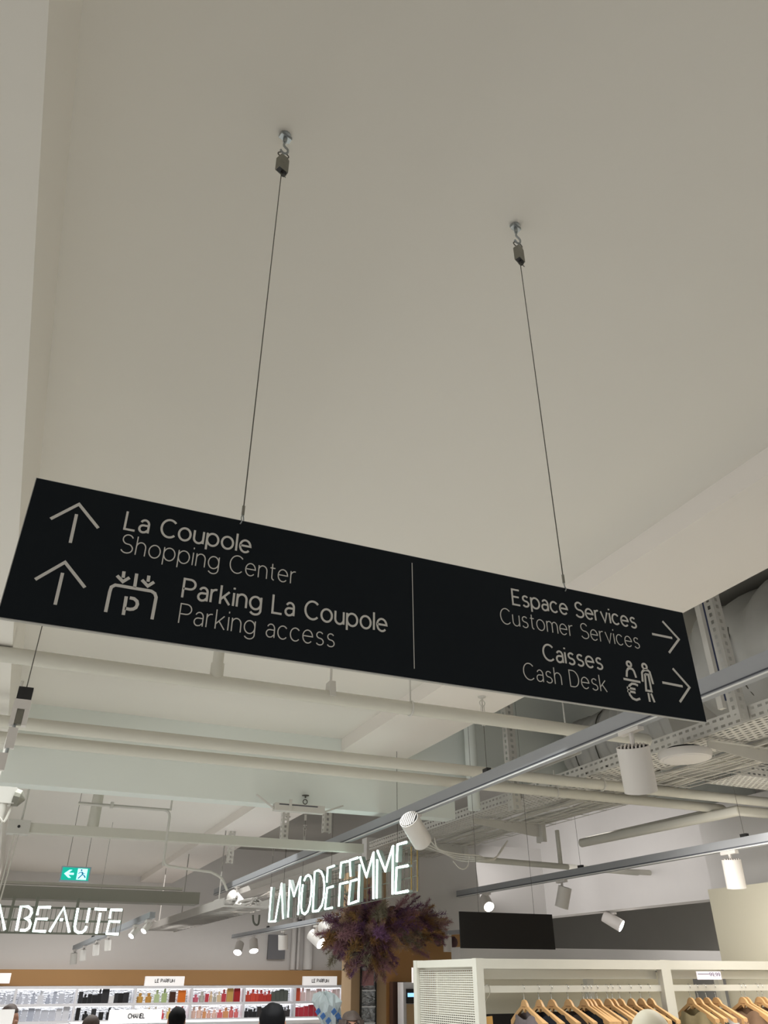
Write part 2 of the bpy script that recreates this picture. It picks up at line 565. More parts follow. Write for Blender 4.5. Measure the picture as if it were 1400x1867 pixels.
MB().ribbon([((xa+xb)/2, za), ((xa+xb)/2, zb)], .0011, sfr, 0, .0008).build('divider_line', M['signink'], sign)


# suspension cables of the sign
def suspension(px, py, lab):
    top = atz(px, py, ZC)
    x, y = top.x, SY + .004
    r = thing('suspension_cable', (x, y, ZC), lab, 'cable', 'steel suspension cables')
    b = MB()
    b.lathe((x, y, ZC), (0, 0, -1), [(0, .013), (.004, .013), (.006, .006), (.03, .0045)], 12)
    b.obox((x, y, ZC-.008), (.014, .004, 0), (-.002, .007, 0), (0, 0, .005))
    hook = smoothpath([(x, y, ZC-.03), (x-.001, y, ZC-.042), (x+.009, y, ZC-.052), (x+.008, y, ZC-.066), (x-.001, y, ZC-.070), (x-.008, y, ZC-.062)], 4)
    b.tube(hook, .0028, 8)
    b.build('ceiling_hook', M['galv'], r, smooth=True)
    MB().tube(circ((x, y, ZC-.078), (1, 0, 0), (0, .2, 1), .013, 18), .0016, 6, closed=True).build('ring', M['wire'], r, smooth=True)
    g = MB()
    R = Matrix.Rotation(math.radians(25), 3, 'Z')
    ax, ay = R @ Vector((1, 0, 0)), R @ Vector((0, 1, 0))
    poly = [(-.013, -.052), (-.013, -.008), (-.009, -.001), (.007, 0), (.013, -.006), (.013, -.052)]
    g.prism(poly, lambda u, v, t: Vector((x, y, ZC-.088)) + ax*u + Vector((0, 0, v)) + ay*t, -.008, .008)
    gp = g.build('wire_gripper', M['grip'], r)
    c = Vector((x, y, ZC-.138))
    MB().lathe(c + ax*.006 + Vector((0, 0, .014)), (0, 0, -1), [(0, .0078), (.018, .0078), (.024, .005)], 10).build('release_cap', M['black'], gp)
    MB().obox(c - ax*.006 + Vector((0, 0, .0005)), ax*.006, ay*.0065, (0, 0, .003)).build('gripper_foot', M['black'], gp)
    MB().tube([(x, y, ZC-.14), (x, y, sz1+.018)], .0011, 6).build('cable', M['wire'], r)
    MB().tube([(x, y, ZC-.143), (x+.010, y-.002, ZC-.160)], .0010, 5).build('cable_tail', M['wire'], r)
    MB().tube([(x, y, sz1+.030), (x, y, sz1+.012)], .0026, 8).build('ferrule', M['grip'], r)
    lp = smoothpath([(x, y, sz1+.014), (x-.003, y-.004, sz1+.004), (x-.002, SY-.003, sz1-.004), (x-.004, SY-.0015, sz1-.009)], 4)
    lp2 = smoothpath([(x, y, sz1+.014), (x+.003, y+.003, sz1+.004), (x+.002, SY+.010, sz1-.004)], 4)
    MB().tube(lp, .0011, 6).tube(lp2, .0011, 6).build('cable_loop', M['galv'], r)


suspension(521, 246, 'left steel cable holding the black direction sign, hooked to the ceiling')
suspension(938, 413, 'right steel cable holding the black direction sign, hooked to the ceiling')


# ================================================================== PIPES
def pipe(name, pts, r, label, n=14, bend=0, group='white painted pipes'):
    o = thing(name, pts[0], label, 'pipe', group)
    MB().tube(pts, r, n).build('tube', M['pipe'], o, smooth=True)
    return o


def elbow(a, b, c, rad, k=8):
    a, b, c = Vector(a), Vector(b), Vector(c)
    d0, d1 = (b-a).normalized(), (c-b).normalized()
    p0, p1 = b - d0*rad, b + d1*rad
    out = [a]
    for i in range(k+1):
        t = i/k
        out.append(p0*(1-t)**2 + b*2*t*(1-t) + p1*t*t)
    out.append(c)
    return out


def clamp(parent, x, y, z, r, ztop, m='service'):
    MB().tube(circ((x, y, z), (0, 1, 0), (0, 0, 1), r+.004, 14), .006, 5, closed=True).build('pipe_clamp', M[m], parent)
    MB().tube([(x, y, z+r), (x, y, ztop)], .0045, 6).build('clamp_rod', M[m], parent)


# pipe 1: nearest, runs across below the sign
Z1 = 3.20
pa, pb = atz(600, 1272, Z1), atz(1100, 1352, Z1)
Y1 = pa.y
x_l, x_r = -1.2, pb.x + .25
p1 = pipe('sprinkler_pipe', [(x_l, Y1, Z1), (x_r, Y1, Z1)], .039, 'white pipe crossing just below the direction sign, nearest of the overhead pipes')
s1 = aty(397, 1210, Y1)
MB().tube([(s1.x, Y1, Z1), (s1.x, Y1, ZC)], .030, 12).build('drop_pipe', M['pipe'], p1, smooth=True)
MB().lathe((s1.x, Y1, Z1+.045), (0, 0, 1), [(-.03, .036), (.06, .036)], 14).build('tee_joint', M['pipe'], p1, smooth=True)
c2 = aty(603, 1250, Y1)
b = MB()
b.prism([(-.03, -.02), (-.02, .07), (.02, .07), (.03, -.02)], lambda u, v, t: Vector((c2.x + t, Y1 + u*1.6, Z1 + .02 + v)), -.018, .018)
b.build('pipe_bracket', M['service'], p1)
MB().tube([(c2.x, Y1, Z1+.08), (c2.x, Y1, ZC)], .007, 6).build('bracket_rod', M['service'], p1)
c3_ = aty(748, 1270, Y1)
clamp(p1, c3_.x, Y1, Z1, .039, ZC)
# pipes 2 and 3: the parallel pair, returning into depth at their right end
Z2 = 3.075
y2 = atz(500, 1368, Z2).y
y3 = atz(500, 1394, Z2-.005).y
e2 = atz(1312, 1478, Z2)
Y3 = y3
p3 = pipe('sprinkler_pipe', elbow((-1.5, Y3, Z2-.005), (e2.x, Y3, Z2-.005), (e2.x-.05, 7.0, Z2-.005), .12), .036, 'lower of the two parallel white pipes, turning back into depth at its right end')
p2 = pipe('sprinkler_pipe', [(-1.5, y2, Z2), (9.0, y2, Z2)], .036, 'upper of the two parallel white pipes crossing the whole view')
for px_, py_, pp, yy in ((1097, 1425, p2, y2), (1012, 1432, p3, Y3)):
    q = aty(px_, py_, yy)
    clamp(pp, q.x, yy, Z2, .036, Z2+.16)
# short channel that the clamps hang from
q = aty(1030, 1386, y2+.02)
ch = thing('strut_channel', q, 'short white perforated strut with an open cut end, holding the parallel pipes', 'bracket')
b = MB()
L0 = Vector((q.x+.02, q.y-.15, Z2+.20))
L1 = Vector((q.x+.02, q.y+1.25, Z2+.20))
b.bar(L0 + Vector((-.022, 0, 0)), L1 + Vector((-.022, 0, 0)), .004, .05)
b.bar(L0 + Vector((.022, 0, 0)), L1 + Vector((.022, 0, 0)), .004, .05)
b.bar(L0 + Vector((0, 0, .023)), L1 + Vector((0, 0, .023)), .044, .004)
b.build('channel', M['service'], ch)
b = MB()
for k in range(9):
    b.lathe((L0.x-.0255, L0.y+.1+k*.1, L0.z), (1, 0, 0), [(0, .007), (.0012, .007)], 8)
b.build('channel_hole', M['black'], ch, kind='stuff')
MB().tube([L0 + Vector((0, .12, .02)), (L0.x, L0.y+.12, 4.2)], .006, 6).build('hanging_rod', M['service'], ch)
# rear pipes at right
q0, q1 = atz(1060, 1537, 3.0), atz(1345, 1478, 3.0)
pipe('sprinkler_pipe', [q0, q1, q1 + Vector((1.2, -.02, 0))], .04, 'white pipe in the upper right running into depth behind the second lighting track', group='white painted pipes')
q0, q1 = aty(862, 1566, 7.3), aty(1052, 1583, 7.3)
pp = pipe('conduit_pipe', [q0, q1 + Vector((.8, 0, -.01))], .028, 'thin white pipe with a short riser above the bright spotlight')
q = aty(1022, 1575, 7.3)
MB().tube([(q.x, 7.3, q.z), (q.x-.0, 7.3, q.z+.33)], .024, 10).build('riser', M['pipe'], pp, smooth=True)
q0, q1 = aty(1090, 1586, 8.0), aty(1200, 1592, 8.0)
pipe('conduit_pipe', [q0, q1], .03, 'short white pipe end just above the second lighting track')
# vertical pipe in front of the beam
q = aty(858, 1360, YB-.12)
vp = thing('vertical_pipe', (q.x, q.y, 2.9), 'vertical white pipe in front of the cross beam right of centre', 'pipe')
MB().tube([(q.x, q.y, 3.08), (q.x, q.y, 4.2)], .055, 16).build('tube', M['beam'], vp, smooth=True)

# grey channel bar crossing left of centre, with its end box and droppers
GY = 7.0
g0, g1 = aty(22, 1506, GY), aty(604, 1546, GY)
gz = (g0.z + g1.z)/2
gb = thing('channel_bar', (g0.x, GY, gz), 'grey square channel bar crossing below the beam at left', 'bar')
MB().box(g0.x, g1.x+.3, GY-.04, GY+.04, gz-.036, gz+.036).build('bar', M['pipe'], gb)
jb = MB().box(g0.x-.03, g0.x+.13, GY-.055, GY+.055, gz-.05, gz+.05).build('end_box', M['service'], gb)
MB().lathe((g0.x+.05, GY-.056, gz), (0, -1, 0), [(0, .011), (.004, .011)], 10).build('screw', M['black'], jb)
q = aty(175, 1475, GY)
MB().tube([(q.x, GY, gz+.03), (q.x, GY, gz+.42)], [.045, .04], 12).lathe((q.x, GY, gz+.4), (0, 0, 1), [(0, .046), (.06, .046)], 12).build('dropper', M['pipe'], gb, smooth=True)
q = aty(50, 1430, GY)
MB().tube([(g0.x+.06, GY, gz+.05), (g0.x+.06, GY, 3.26)], .009, 6).build('hanging_rod', M['service'], gb)
MB().tube([(g0.x+.03, GY, gz-.05), (g0.x+.01, GY, gz-.75)], .006, 6).tube([(g0.x+.06, GY, gz-.05), (g0.x+.03, GY, gz-.75)], .006, 6).build('cable_drop', M['cable'], gb)
# conduit
CYY = 6.75
pts = [aty(143, 1465, CYY), aty(311, 1478, CYY), aty(297, 1578, CYY), aty(385, 1590, CYY), aty(404, 1602, CYY), aty(414, 1624, CYY)]
cdt = thing('conduit', pts[0], 'thin white conduit stepping down left of centre behind the channel bar', 'conduit')
b = MB()
b.tube(elbow(pts[0], pts[1], pts[2], .06), .010, 8)
b.tube(elbow(pts[1], pts[2], pts[3], .06)[1:], .010, 8).tube(smoothpath(pts[3:], 5), .010, 8)
b.tube([Vector(p) + Vector((0, .03, .012)) for p in (pts[0], pts[1])], .008, 6)
b.build('tube', M['service'], cdt, smooth=True)
MB().obox(aty(204, 1468, CYY), (.012, 0, 0), (0, .02, 0), (0, 0, .022)).build('clip', M['service'], cdt)
MB().tube([pts[1], (pts[1].x, CYY, ZC)], .008, 6).build('hanging_rod', M['service'], cdt)

# linear fixture fixed under the beam
lf = thing('linear_fixture', aty(540, 1470, YB-.1), 'white linear light bracket fixed under the cross beam at centre', 'light fixture')
q0, q1 = aty(500, 1469, YB-.12), aty(590, 1476, YB-.12)
zz = (q0.z+q1.z)/2
MB().box(q0.x, q1.x, YB-.15, YB-.08, zz-.035, zz+.02).build('housing', M['service'], lf)
MB().box(q0.x+.03, q1.x-.06, YB-.152, YB-.15, zz+.006, zz+.014).build('lamp_strip', M['trackgap'], lf)
b = MB()
b.bar((q0.x-.12, YB-.02, zz+.09), (q0.x, YB-.12, zz-.02), .02, .012)
b.bar((q0.x+.12, YB-.155, zz-.03), (q0.x+.12, YB-.155, zz+.05), .02, .012, up=(0, 1, 0))
b.bar((q1.x+.2, YB-.02, zz+.06), (q1.x, YB-.12, zz-.02), .012, .012)
b.build('bracket', M['service'], lf)

# ================================================================== LIGHTING TRACKS
def track(a, b_, label, w=.05, h=.06, hang=(), group='suspended lighting tracks', ztop=ZB, name='lighting_track'):
    a, b_ = Vector(a), Vector(b_)
    o = thing(name, a, label, 'lighting track', group)
    d = (b_-a).normalized()
    side = d.cross(Vector((0, 0, 1))).normalized()
    MB().bar(a, b_, w, h).build('profile', M['track'], o)
    MB().bar(a - side*(w/2+.001) - Vector((0, 0, h*.30)), b_ - side*(w/2+.001) - Vector((0, 0, h*.30)), .003, .006).build('groove', M['trackgap'], o)
    MB().bar(a - side*(w/2+.002) - Vector((0, 0, h*.46)), b_ - side*(w/2+.002) - Vector((0, 0, h*.46)), .006, .006).build('lower_lip', M['trackled'], o)
    for f, zt in hang:
        p = a.lerp(b_, f)
        g = MB().obox(p + Vector((0, 0, h/2+.012)), d*.03, side*.015, (0, 0, .012)).build('cable_clamp', M['black'], o)
        MB().tube([p + Vector((0, 0, h/2)), (p.x, p.y, zt)], .0018, 5).build('hanging_wire', M['wire'], o)
        if zt < 3.6:
            c = Vector((p.x, p.y, zt))
            b = MB().lathe(c, (0, 0, -1), [(0, .028), (.006, .026), (.01, .008), (.025, .007)], 12)
            b.tube(circ(c - Vector((0, 0, .045)), (1, 0, 0), (0, 0, 1), .02, 12), .004, 5, closed=True)
            b.tube([c - Vector((.011, 0, .06)), c - Vector((.014, 0, .11)), c - Vector((.004, 0, .15)), c + Vector((.004, 0, -.15)), c + Vector((.014, 0, -.11)), c + Vector((.011, 0, -.06))], .003, 5)
            b.obox(c - Vector((0, 0, .17)), (.010, 0, 0), (0, .008, 0), (0, 0, .028))
            b.build('ceiling_eye', M['service'], o)
    return o


ZT1 = 2.94
ta, tb = atz(1400, 1209, ZT1), atz(392, 1627, ZT1)
dirv = (tb - ta).normalized()
ta2 = ta - dirv*1.0
Lt = (tb - ta2).length
hk = atz(863, 1268, ZB)
fr_h = (hk.y - ta2.y)/(tb.y - ta2.y)
f2 = (atz(552, 1560, ZT1).y - ta2.y)/(tb.y - ta2.y)
track(ta2, tb, 'long silver lighting track running from upper right into depth, topmost of the tracks', .036, .088, hang=((fr_h, ZB), (f2, ZB)))
ZT2 = 2.72
sa, sb = atz(1400, 1529, ZT2), atz(700, 1655, ZT2)
ZT3 = 2.42
ra, rb = atz(650, 1666, ZT3), atz(425, 1708, ZT3)
track(ra, rb, 'lower lighting track running left from the dried flowers, carrying lit spotlights', .05, .06, hang=((.35, 3.59), (.62, 3.59)))
sd = (sb-sa).normalized()
track(sa - sd*1.2, sb, 'second silver lighting track, lower right, carrying the bright spotlight', .05, .075,
      hang=((.17, 4.2), (.42, 4.2), (.75, 4.2)), ztop=4.2)
ua, ub = aty(136, 1728, 12.5), aty(278, 1668, 8.2)
track(ua, ub, 'short lighting track beside the glowing lettering at far left', .05, .05, hang=((.3, 3.6),))
va, vb = aty(775, 1704, 9.5), aty(850, 1698, 8.6)
track(va, vb, 'short white lighting track beside the purple dried flowers', .05, .04)
# loop eye on track 2
q = atz(812, 1632, ZT2)
q = aty(820, 1612, q.y)
ey = thing('eye_bolt', q, 'ring eye bolt standing above the second lighting track', 'eye bolt')
kz = q.z
MB().tube(circ((q.x, q.y, kz), (1, 0, 0), (0, 0, 1), .027, 16), .006, 6, closed=True).tube([(q.x, q.y, kz-.03), (q.x, q.y, ZT2+.03)], .006, 6).build('ring', M['wire'], ey)


def spotlight(mount, aim, label, d=.13, L=.19, lit=None, drop=.07, fins=True, group='track spotlights', beam=0):
    mount, aim = Vector(mount), Vector(aim).normalized()
    o = thing('track_spotlight', mount, label, 'spotlight', group)
    piv = mount - Vector((0, 0, drop))
    back = piv - aim*L*.35
    MB().obox(mount - Vector((0, 0, .012)), (.018, 0, 0), (0, .075, 0), (0, 0, .012)).build('adapter', M['spot'], o)
    MB().tube([mount - Vector((0, 0, .02)), piv - Vector((0, 0, -.0))], .012, 8).build('arm', M['spot'], o)
    c = piv - Vector((0, 0, d*.42)) if abs(aim.z) < .85 else piv - Vector((0, 0, L*.5))
    back = c - aim*L*.5
    r = d/2
    h = MB().lathe(back, aim, [(.012, r*.9), (0, r*.93), (0, r), (L, r), (L, r*.93), (L-.012, r*.9)], 28).build('housing', M['spot'], o, smooth=True)
    ref = aim.cross(Vector((0, 0, 1)))
    if ref.length < .1: ref = Vector((1, 0, 0))
    a = ref.normalized()
    bb = aim.cross(a)
    MB().lathe(back, aim, [(.004, r*.9), (.006, r*.9)], 24).build('heat_sink', M['fin'], h)
    if fins:
        f = MB()
        for k in range(-3, 4):
            u = k/4.0
            ln = math.sqrt(max(0, 1-u*u))*r*.88
            f.obox(back + a*(u*r*.9) - aim*.001, a*r*.05, bb*ln, aim*.006)
        f.build('fin', M['spot'], h, kind='stuff')
    MB().lathe(back + aim*(L-.011), aim, [(0, r*.92), (.002 if not lit else .013, r*.92)], 24).build('lens', M[lit] if lit else M['trackled'], h)
    if beam:
        l = bpy.data.lights.new('spot_beam', 'SPOT')
        l.energy, l.spot_size, l.spot_blend, l.shadow_soft_size, l.color = beam, math.radians(70), .6, .04, (1, .95, .88)
        lo = bpy.data.objects.new('spot_beam', l)
        lo.location = back + aim*(L+.02)
        lo.rotation_euler = aim.to_track_quat('-Z', 'Y').to_euler()
        COL.objects.link(lo)
    return o


def on_track(a, b_, px, py, h=.075):      # foot of the pixel ray nearest to the track line
    a, b_ = Vector(a), Vector(b_)
    d = (b_-a).normalized()
    r_ = ray(px, py).normalized()
    w0 = a - EYE
    B_ = d.dot(r_)
    t = (B_*w0.dot(r_) - w0.dot(d))/(1 - B_*B_)
    return a + d*t - Vector((0, 0, h/2))


m = on_track(ta2, tb, 1150, 1322)
spotlight(m, (.28, .28, -1), 'large white spotlight hanging closest, half tucked below the right end of the direction sign', .155, .21, drop=.09)
m = on_track(ta2, tb, 762, 1490)
spotlight(m, (.75, .5, -.62), 'white cylinder spotlight with striped heat sink beside the end of the long glowing lettering', .15, .24, drop=.05)
m = on_track(ta2, tb, 436, 1622)
spotlight(m, (.35, -.85, -.6), 'lit white spotlight at the far end of the long track', .17, .22, 'lit', drop=.10, fins=False, beam=25)
m = on_track(sa, sb, 1328, 1546)
spotlight(m, (.10, .12, -1), 'white cylinder spotlight at far right above the cream panel', .14, .20, drop=.06)
m = on_track(sa, sb, 1024, 1603)
spotlight(m, (-.18, .30, -1), 'unlit spotlight right of the bright one on the second track', .13, .19, drop=.06, fins=False)
m = on_track(sa, sb, 888, 1632)
spotlight(m, (-.15, -.75, -.55), 'dazzling spotlight aimed at the camera above the black blank board', .12, .16, 'lit', drop=.05, fins=False, beam=30)
m = on_track(ra, rb, 600, 1676)
spotlight(m, (.50, -.75, -.62), 'lit spotlight hanging at the left edge of the dried flowers', .15, .22, 'lit', drop=.02, fins=False, beam=20)
m = on_track(ra, rb, 578, 1684)
spotlight(m, (.45, -.7, -.55), 'lit spotlight just below and left of the flower-side lamp', .13, .18, 'lit', drop=.09, fins=False)
m = on_track(ra, rb, 518, 1693)
spotlight(m, (.1, .1, -1), 'unlit spotlight in front of the grey wall panel', .13, .17, drop=.05, fins=False)
m = on_track(ra, rb, 464, 1700)
spotlight(m, (.0, -.55, -1), 'lit spotlight left of the grey wall panel', .13, .16, 'lit', drop=.05, fins=False)
spotlight(on_track(ra, rb, 437, 1703), (-.35, -.6, -.9), 'leftmost lit spotlight of the lower track', .13, .16, 'lit', drop=.08, fins=False)
q = aty(1115, 1664, 9.0)
spotlight(q, (.55, -.7, -.55), 'lit spotlight in front of the dark recess at right', .15, .24, 'lit', drop=.03, fins=False, beam=20)
q = aty(815, 1703, 9.0)
spotlight(q, (.0, .0, -1), 'small unlit spotlight hanging in front of the purple flowers', .10, .15, drop=.03, fins=False)
for i, (px, py, lt, lab) in enumerate(((270, 1671, 1, 'lit spotlight at the right end of the short left track'), (247, 1679, 1, 'lit spotlight second from the right on the short left track'),
                          (200, 1700, 0, 'unlit spotlight right of centre on the short left track'), (178, 1708, 0, 'unlit spotlight in the middle of the short left track'),
                          (155, 1720, 0, 'pale unlit spotlight second from the left on the short left track'), (138, 1727, 0, 'pale unlit spotlight at the left end of the short left track'))):
    m = on_track(ua, ub, px, py, .05)
    dd = (m-EYE).length
    spotlight(m, (-.55, -.35, -.7) if lt else (.12, .1, -1), lab, .0068*dd, .0105*dd, 'lit' if lt else None, drop=.04, fins=False)


# ================================================================== CABLE TRAYS, DUCT, STRUTS
ZTR = 3.15
ka, kb = atz(1200, 1370, ZTR), atz(920, 1467, ZTR)
TX = (ka.x + kb.x)/2
tr_ = thing('cable_tray', (TX, 2.0, ZTR), 'white perforated metal cable tray running into depth above the pipes at right', 'cable tray', )
Y0, Y1_ = 1.7, 9.2
cell = .06
nu = int((Y1_-Y0)/cell)
MB().perf((TX, Y0, ZTR), (0, cell, 0), (.044, 0, 0), nu, 8, .62, .42, stagger=True).build('tray_bottom', M['service'], tr_)
MB().perf((TX, Y0, ZTR), (0, cell, 0), (0, 0, .045), nu, 2, .55, .34).build('tray_side', M['service'], tr_)
MB().perf((TX+.352, Y0, ZTR), (0, cell, 0), (0, 0, .045), nu, 2, .55, .34).build('tray_side', M['service'], tr_)
b = MB()
b.box(TX, TX+.35, 9.2, 16, ZTR, ZTR+.004).box(TX, TX+.004, 9.2, 16, ZTR, ZTR+.09)
b.build('tray_extension', M['service'], tr_)
# cables lying in wire basket to the right
cb = thing('cable_basket', (TX+.4, 3, ZTR-.02), 'wire basket full of white painted cables beside the perforated tray', 'cable tray')
b = MB()
rng = random.Random(3)
BX0, BW = TX+.37, .50
for k in range(15):
    x = BX0 + .02 + BW*rng.random()
    z = ZTR - .02 + rng.random()*.035
    pts = []
    y = 1.6
    while y < 15.5:
        pts.append((x + rng.uniform(-.03, .03), y, z + rng.uniform(-.012, .012)))
        y += rng.uniform(.25, .6)
    b.tube(smoothpath(pts, 2), rng.choice((.009, .011, .014)), 5)
b.build('cable_bundle', M['cable'], cb, kind='stuff', smooth=True)
b = MB()
for k in range(7):
    x = BX0 + BW*k/6
    b.tube([(x, 1.6, ZTR-.035), (x, 15.5, ZTR-.035)], .003, 4)
for k in range(50):
    y = 1.6 + k*.26
    b.tube([(BX0, y, ZTR+.03), (BX0, y, ZTR-.038), (BX0+BW, y, ZTR-.038), (BX0+BW, y, ZTR+.03)], .003, 4)
b.build('basket_wire', M['service'], cb, kind='stuff')
# lower basket far off, left of centre
lo = atz(430, 1640, 2.62)
fb = thing('cable_basket', (lo.x, 8.8, 2.62), 'lower basket of white cables in the distance beyond the long lighting track', 'cable tray')
b = MB()
for k in range(16):
    x = lo.x + .03 + .5*rng.random()
    pts, y = [], 10.3
    while y < 16.7:
        pts.append((x + rng.uniform(-.04, .04), y, 2.62 + rng.random()*.08))
        y += rng.uniform(.3, .7)
    b.tube(smoothpath(pts, 2), rng.choice((.012, .016, .02)), 5)
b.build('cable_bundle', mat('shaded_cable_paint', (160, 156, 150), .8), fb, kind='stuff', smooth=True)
b = MB().box(lo.x-.01, lo.x, 10.3, 16.7, 2.58, 2.68).box(lo.x+.56, lo.x+.57, 10.3, 16.7, 2.58, 2.68)
for k in range(21):
    b.box(lo.x, lo.x+.56, 10.3+k*.3, 10.33+k*.3, 2.58, 2.60)
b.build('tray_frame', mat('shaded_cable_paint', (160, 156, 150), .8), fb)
for y in (10.6, 13.0, 15.0):
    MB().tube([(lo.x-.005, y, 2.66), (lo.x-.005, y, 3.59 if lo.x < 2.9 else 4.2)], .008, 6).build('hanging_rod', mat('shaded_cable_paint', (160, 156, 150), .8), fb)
# drooping loops of cable
dl = thing('cable_loop', aty(850, 1565, 5.6), 'loose white cables drooping from the basket above the bright spotlight', 'cable')
b = MB()
for k in range(4):
    p = [aty(792-8*k, 1528+4*k, 5.6+.1*k), aty(800+4*k, 1548+3*k, 5.6+.1*k), aty(838, 1557+4*k, 5.6+.1*k), aty(872, 1560+3*k, 5.6), aty(898+2*k, 1569-2*k, 5.6), aty(916+3*k, 1545-4*k, 5.7)]
    b.tube(smoothpath(p, 6), .0055, 6)
b.tube(smoothpath([aty(826, 1570, 5.6), aty(840, 1584, 5.6), aty(852, 1580, 5.6), aty(856, 1560, 5.6)], 5), .004, 6)
b.build('cables', M['cable'], dl, kind='stuff', smooth=True)
dl2 = thing('cable_loop', atz(870, 1500, 3.0), 'small U shaped cable loop hanging left of the long glowing lettering', 'cable')
MB().tube(smoothpath([aty(461, 1668, 8.5), aty(462, 1680, 8.5), aty(466, 1686, 8.5), aty(471, 1684, 8.5), aty(473, 1668, 8.5)], 5), .010, 6).build('cable', M['wire'], dl2, smooth=True)


def arm(y, x0, x1, z, label):
    o = thing('tray_bracket', (x0, y, z), label, 'bracket', 'cantilever tray brackets')
    b = MB()
    b.prism([(x0, z-.004), (x1, z-.004), (x1, z-.12), (x1-.06, z-.12), (x0, z-.045)], lambda u, v, t: Vector((u, y+t, v)), 0, .004)
    b.box(x0, x1, y-.03, y, z-.006, z-.002)
    b.build('arm', M['service'], o)
    b = MB()
    b.perf((x1, y-.05, z-.17), (0, .05, 0), (0, 0, .055), 2, 4, .35, .5)
    b.box(x1+.002, x1+.006, y-.055, y+.055, z-.17, z+.05)
    b.box(x1, x1+.045, y+.05, y+.054, z-.17, z+.05).box(x1, x1+.045, y-.054, y-.05, z-.17, z+.05)
    b.build('mount_plate', M['service'], o)
    return o


for y_, lab in ((atz(950, 1515, 3.05).y, 'tray bracket right of centre, above the striped spotlight'),
                (atz(1385, 1385, 3.05).y, 'tray bracket at the right edge beside the round ceiling disc'),
                (8.2, 'farthest tray bracket, partly behind the glowing lettering')):
    arm(y_, TX+.02, TX+.75, ZTR-.02 if y_ < 8 else ZTR-.02, lab)


def strut(px, pytop, Y, zb, zt, label, w=.045):
    q = aty(px, pytop, Y)
    o = thing('strut_post', (q.x, Y, zb), label, 'strut', 'perforated hanging struts')
    b = MB()
    n = int((zt-zb)/.05)
    b.perf((q.x, Y, zb), (0, 0, .05), (w, 0, 0), n, 1, .5, .32)
    b.perf((q.x, Y, zb), (0, 0, .05), (0, w, 0), n, 1, .5, .32)
    b.box(q.x+w, q.x+w+.003, Y, Y+w, zb, zb+n*.05)
    b.build('channel', M['service'], o)
    return o


strut(1316, 1170, 3.25, ZTR, 4.2, 'perforated strut at the right edge in front of the wrapped duct', .07)
q = aty(1296, 1170, 3.25)
bc = thing('cable_riser', (q.x, 3.25, 3.2), 'white trunking strip with blue cable beside the right strut', 'conduit')
MB().box(q.x-.028, q.x+.0, 3.25, 3.29, 3.2, 4.2).build('trunking', M['service'], bc)
MB().tube([(q.x+.012, 3.26, 3.25), (q.x+.012, 3.26, 4.2)], .010, 6).build('blue_cable', mat('blue_cable_sheath', (52, 62, 96), .5), bc, label='dark blue cable')
strut(924, 1330, 5.75, ZTR-.1, 4.2, 'perforated strut right of the vertical pipe behind the parallel pipes', .08)
for px, Y, lab in ((590, 7.8, 'perforated strut left of the long track near centre'), (513, 9.0, 'second perforated strut, left of the centre one'),
                   (418, 10.6, 'far perforated strut at the left end of the cable trays')):
    q = aty(px, 1500, Y)
    strut(px, 1530, Y, 3.1, 4.2, lab, .075)
# duct with wrinkled wrapping
DX = 4.75


def duct(name, x, y0, y1, z, r, label, seed):
    rg = random.Random(seed)
    o = thing(name, (x, y0, z), label, 'duct', 'fabric wrapped air ducts')
    vs, fs, n = [], [], 36
    m_ = 70
    ph = [rg.uniform(0, 6.28) for _ in range(6)]
    for i in range(m_+1):
        y = y0 + (y1-y0)*i/m_
        t = i/m_
        endr = min(1, .55 + 3.2*math.sqrt(max(0, 1-t))*.5) if t > .8 else 1
        for k in range(n):
            a = 2*math.pi*k/n
            w = 1 + .07*abs(math.sin(34*t + 1.5*math.sin(2*a) + ph[0])) + .035*math.sin(71*t - 2*a + ph[1]) + .03*math.sin(5*a + 18*t + ph[2]) + rg.uniform(-.008, .008)
            vs.append((x + r*w*endr*math.cos(a), y, z + r*w*endr*math.sin(a)))
    for i in range(m_):
        for k in range(n):
            l = (k+1) % n
            fs.append((i*n+k, i*n+l, (i+1)*n+l, (i+1)*n+k))
    fs.append(tuple(range(n))); fs.append(tuple(m_*n+k for k in range(n-1, -1, -1)))
    MB().add(vs, fs).build('wrapped_tube', M['duct'], o, smooth=True)
    for k in range(4):
        yy = y0 + (y1-y0)*(.2+.2*k)
        MB().tube([(x + r*1.05*math.cos(2*math.pi*j/24), yy + .02*math.sin(j), z + r*1.05*math.sin(2*math.pi*j/24)) for j in range(24)], .006, 5, closed=True).build('strap', M['wire'], o)
    return o


duct('air_duct', 4.42, 1.2, 4.0, 3.72, .42, 'large wrinkled fabric wrapped duct at the right edge behind the strut', 1)
duct('air_duct', 4.75, 4.6, 6.1, 3.66, .30, 'fabric wrapped duct end seen just below the direction sign', 2)
# round disc
q = atz(1250, 1384, 3.02)
dc = thing('ceiling_disc', q, 'round white ceiling disc hanging beside the nearest large spotlight', 'access point')
MB().lathe((q.x, q.y, q.z), (0, 0, 1), [(-.012, .10), (-.006, .135), (.0, .14), (.0, .155), (.03, .165), (.045, .16)], 36).build('cover', M['spot'], dc, smooth=True)
MB().lathe((q.x, q.y, q.z+.045), (0, 0, 1), [(0, .12), (.02, .11)], 24).build('base_ring', M['fin'], dc)
MB().tube([(q.x, q.y, q.z+.06), (q.x, q.y, ZTR)], .01, 8).build('stem', M['service'], dc)
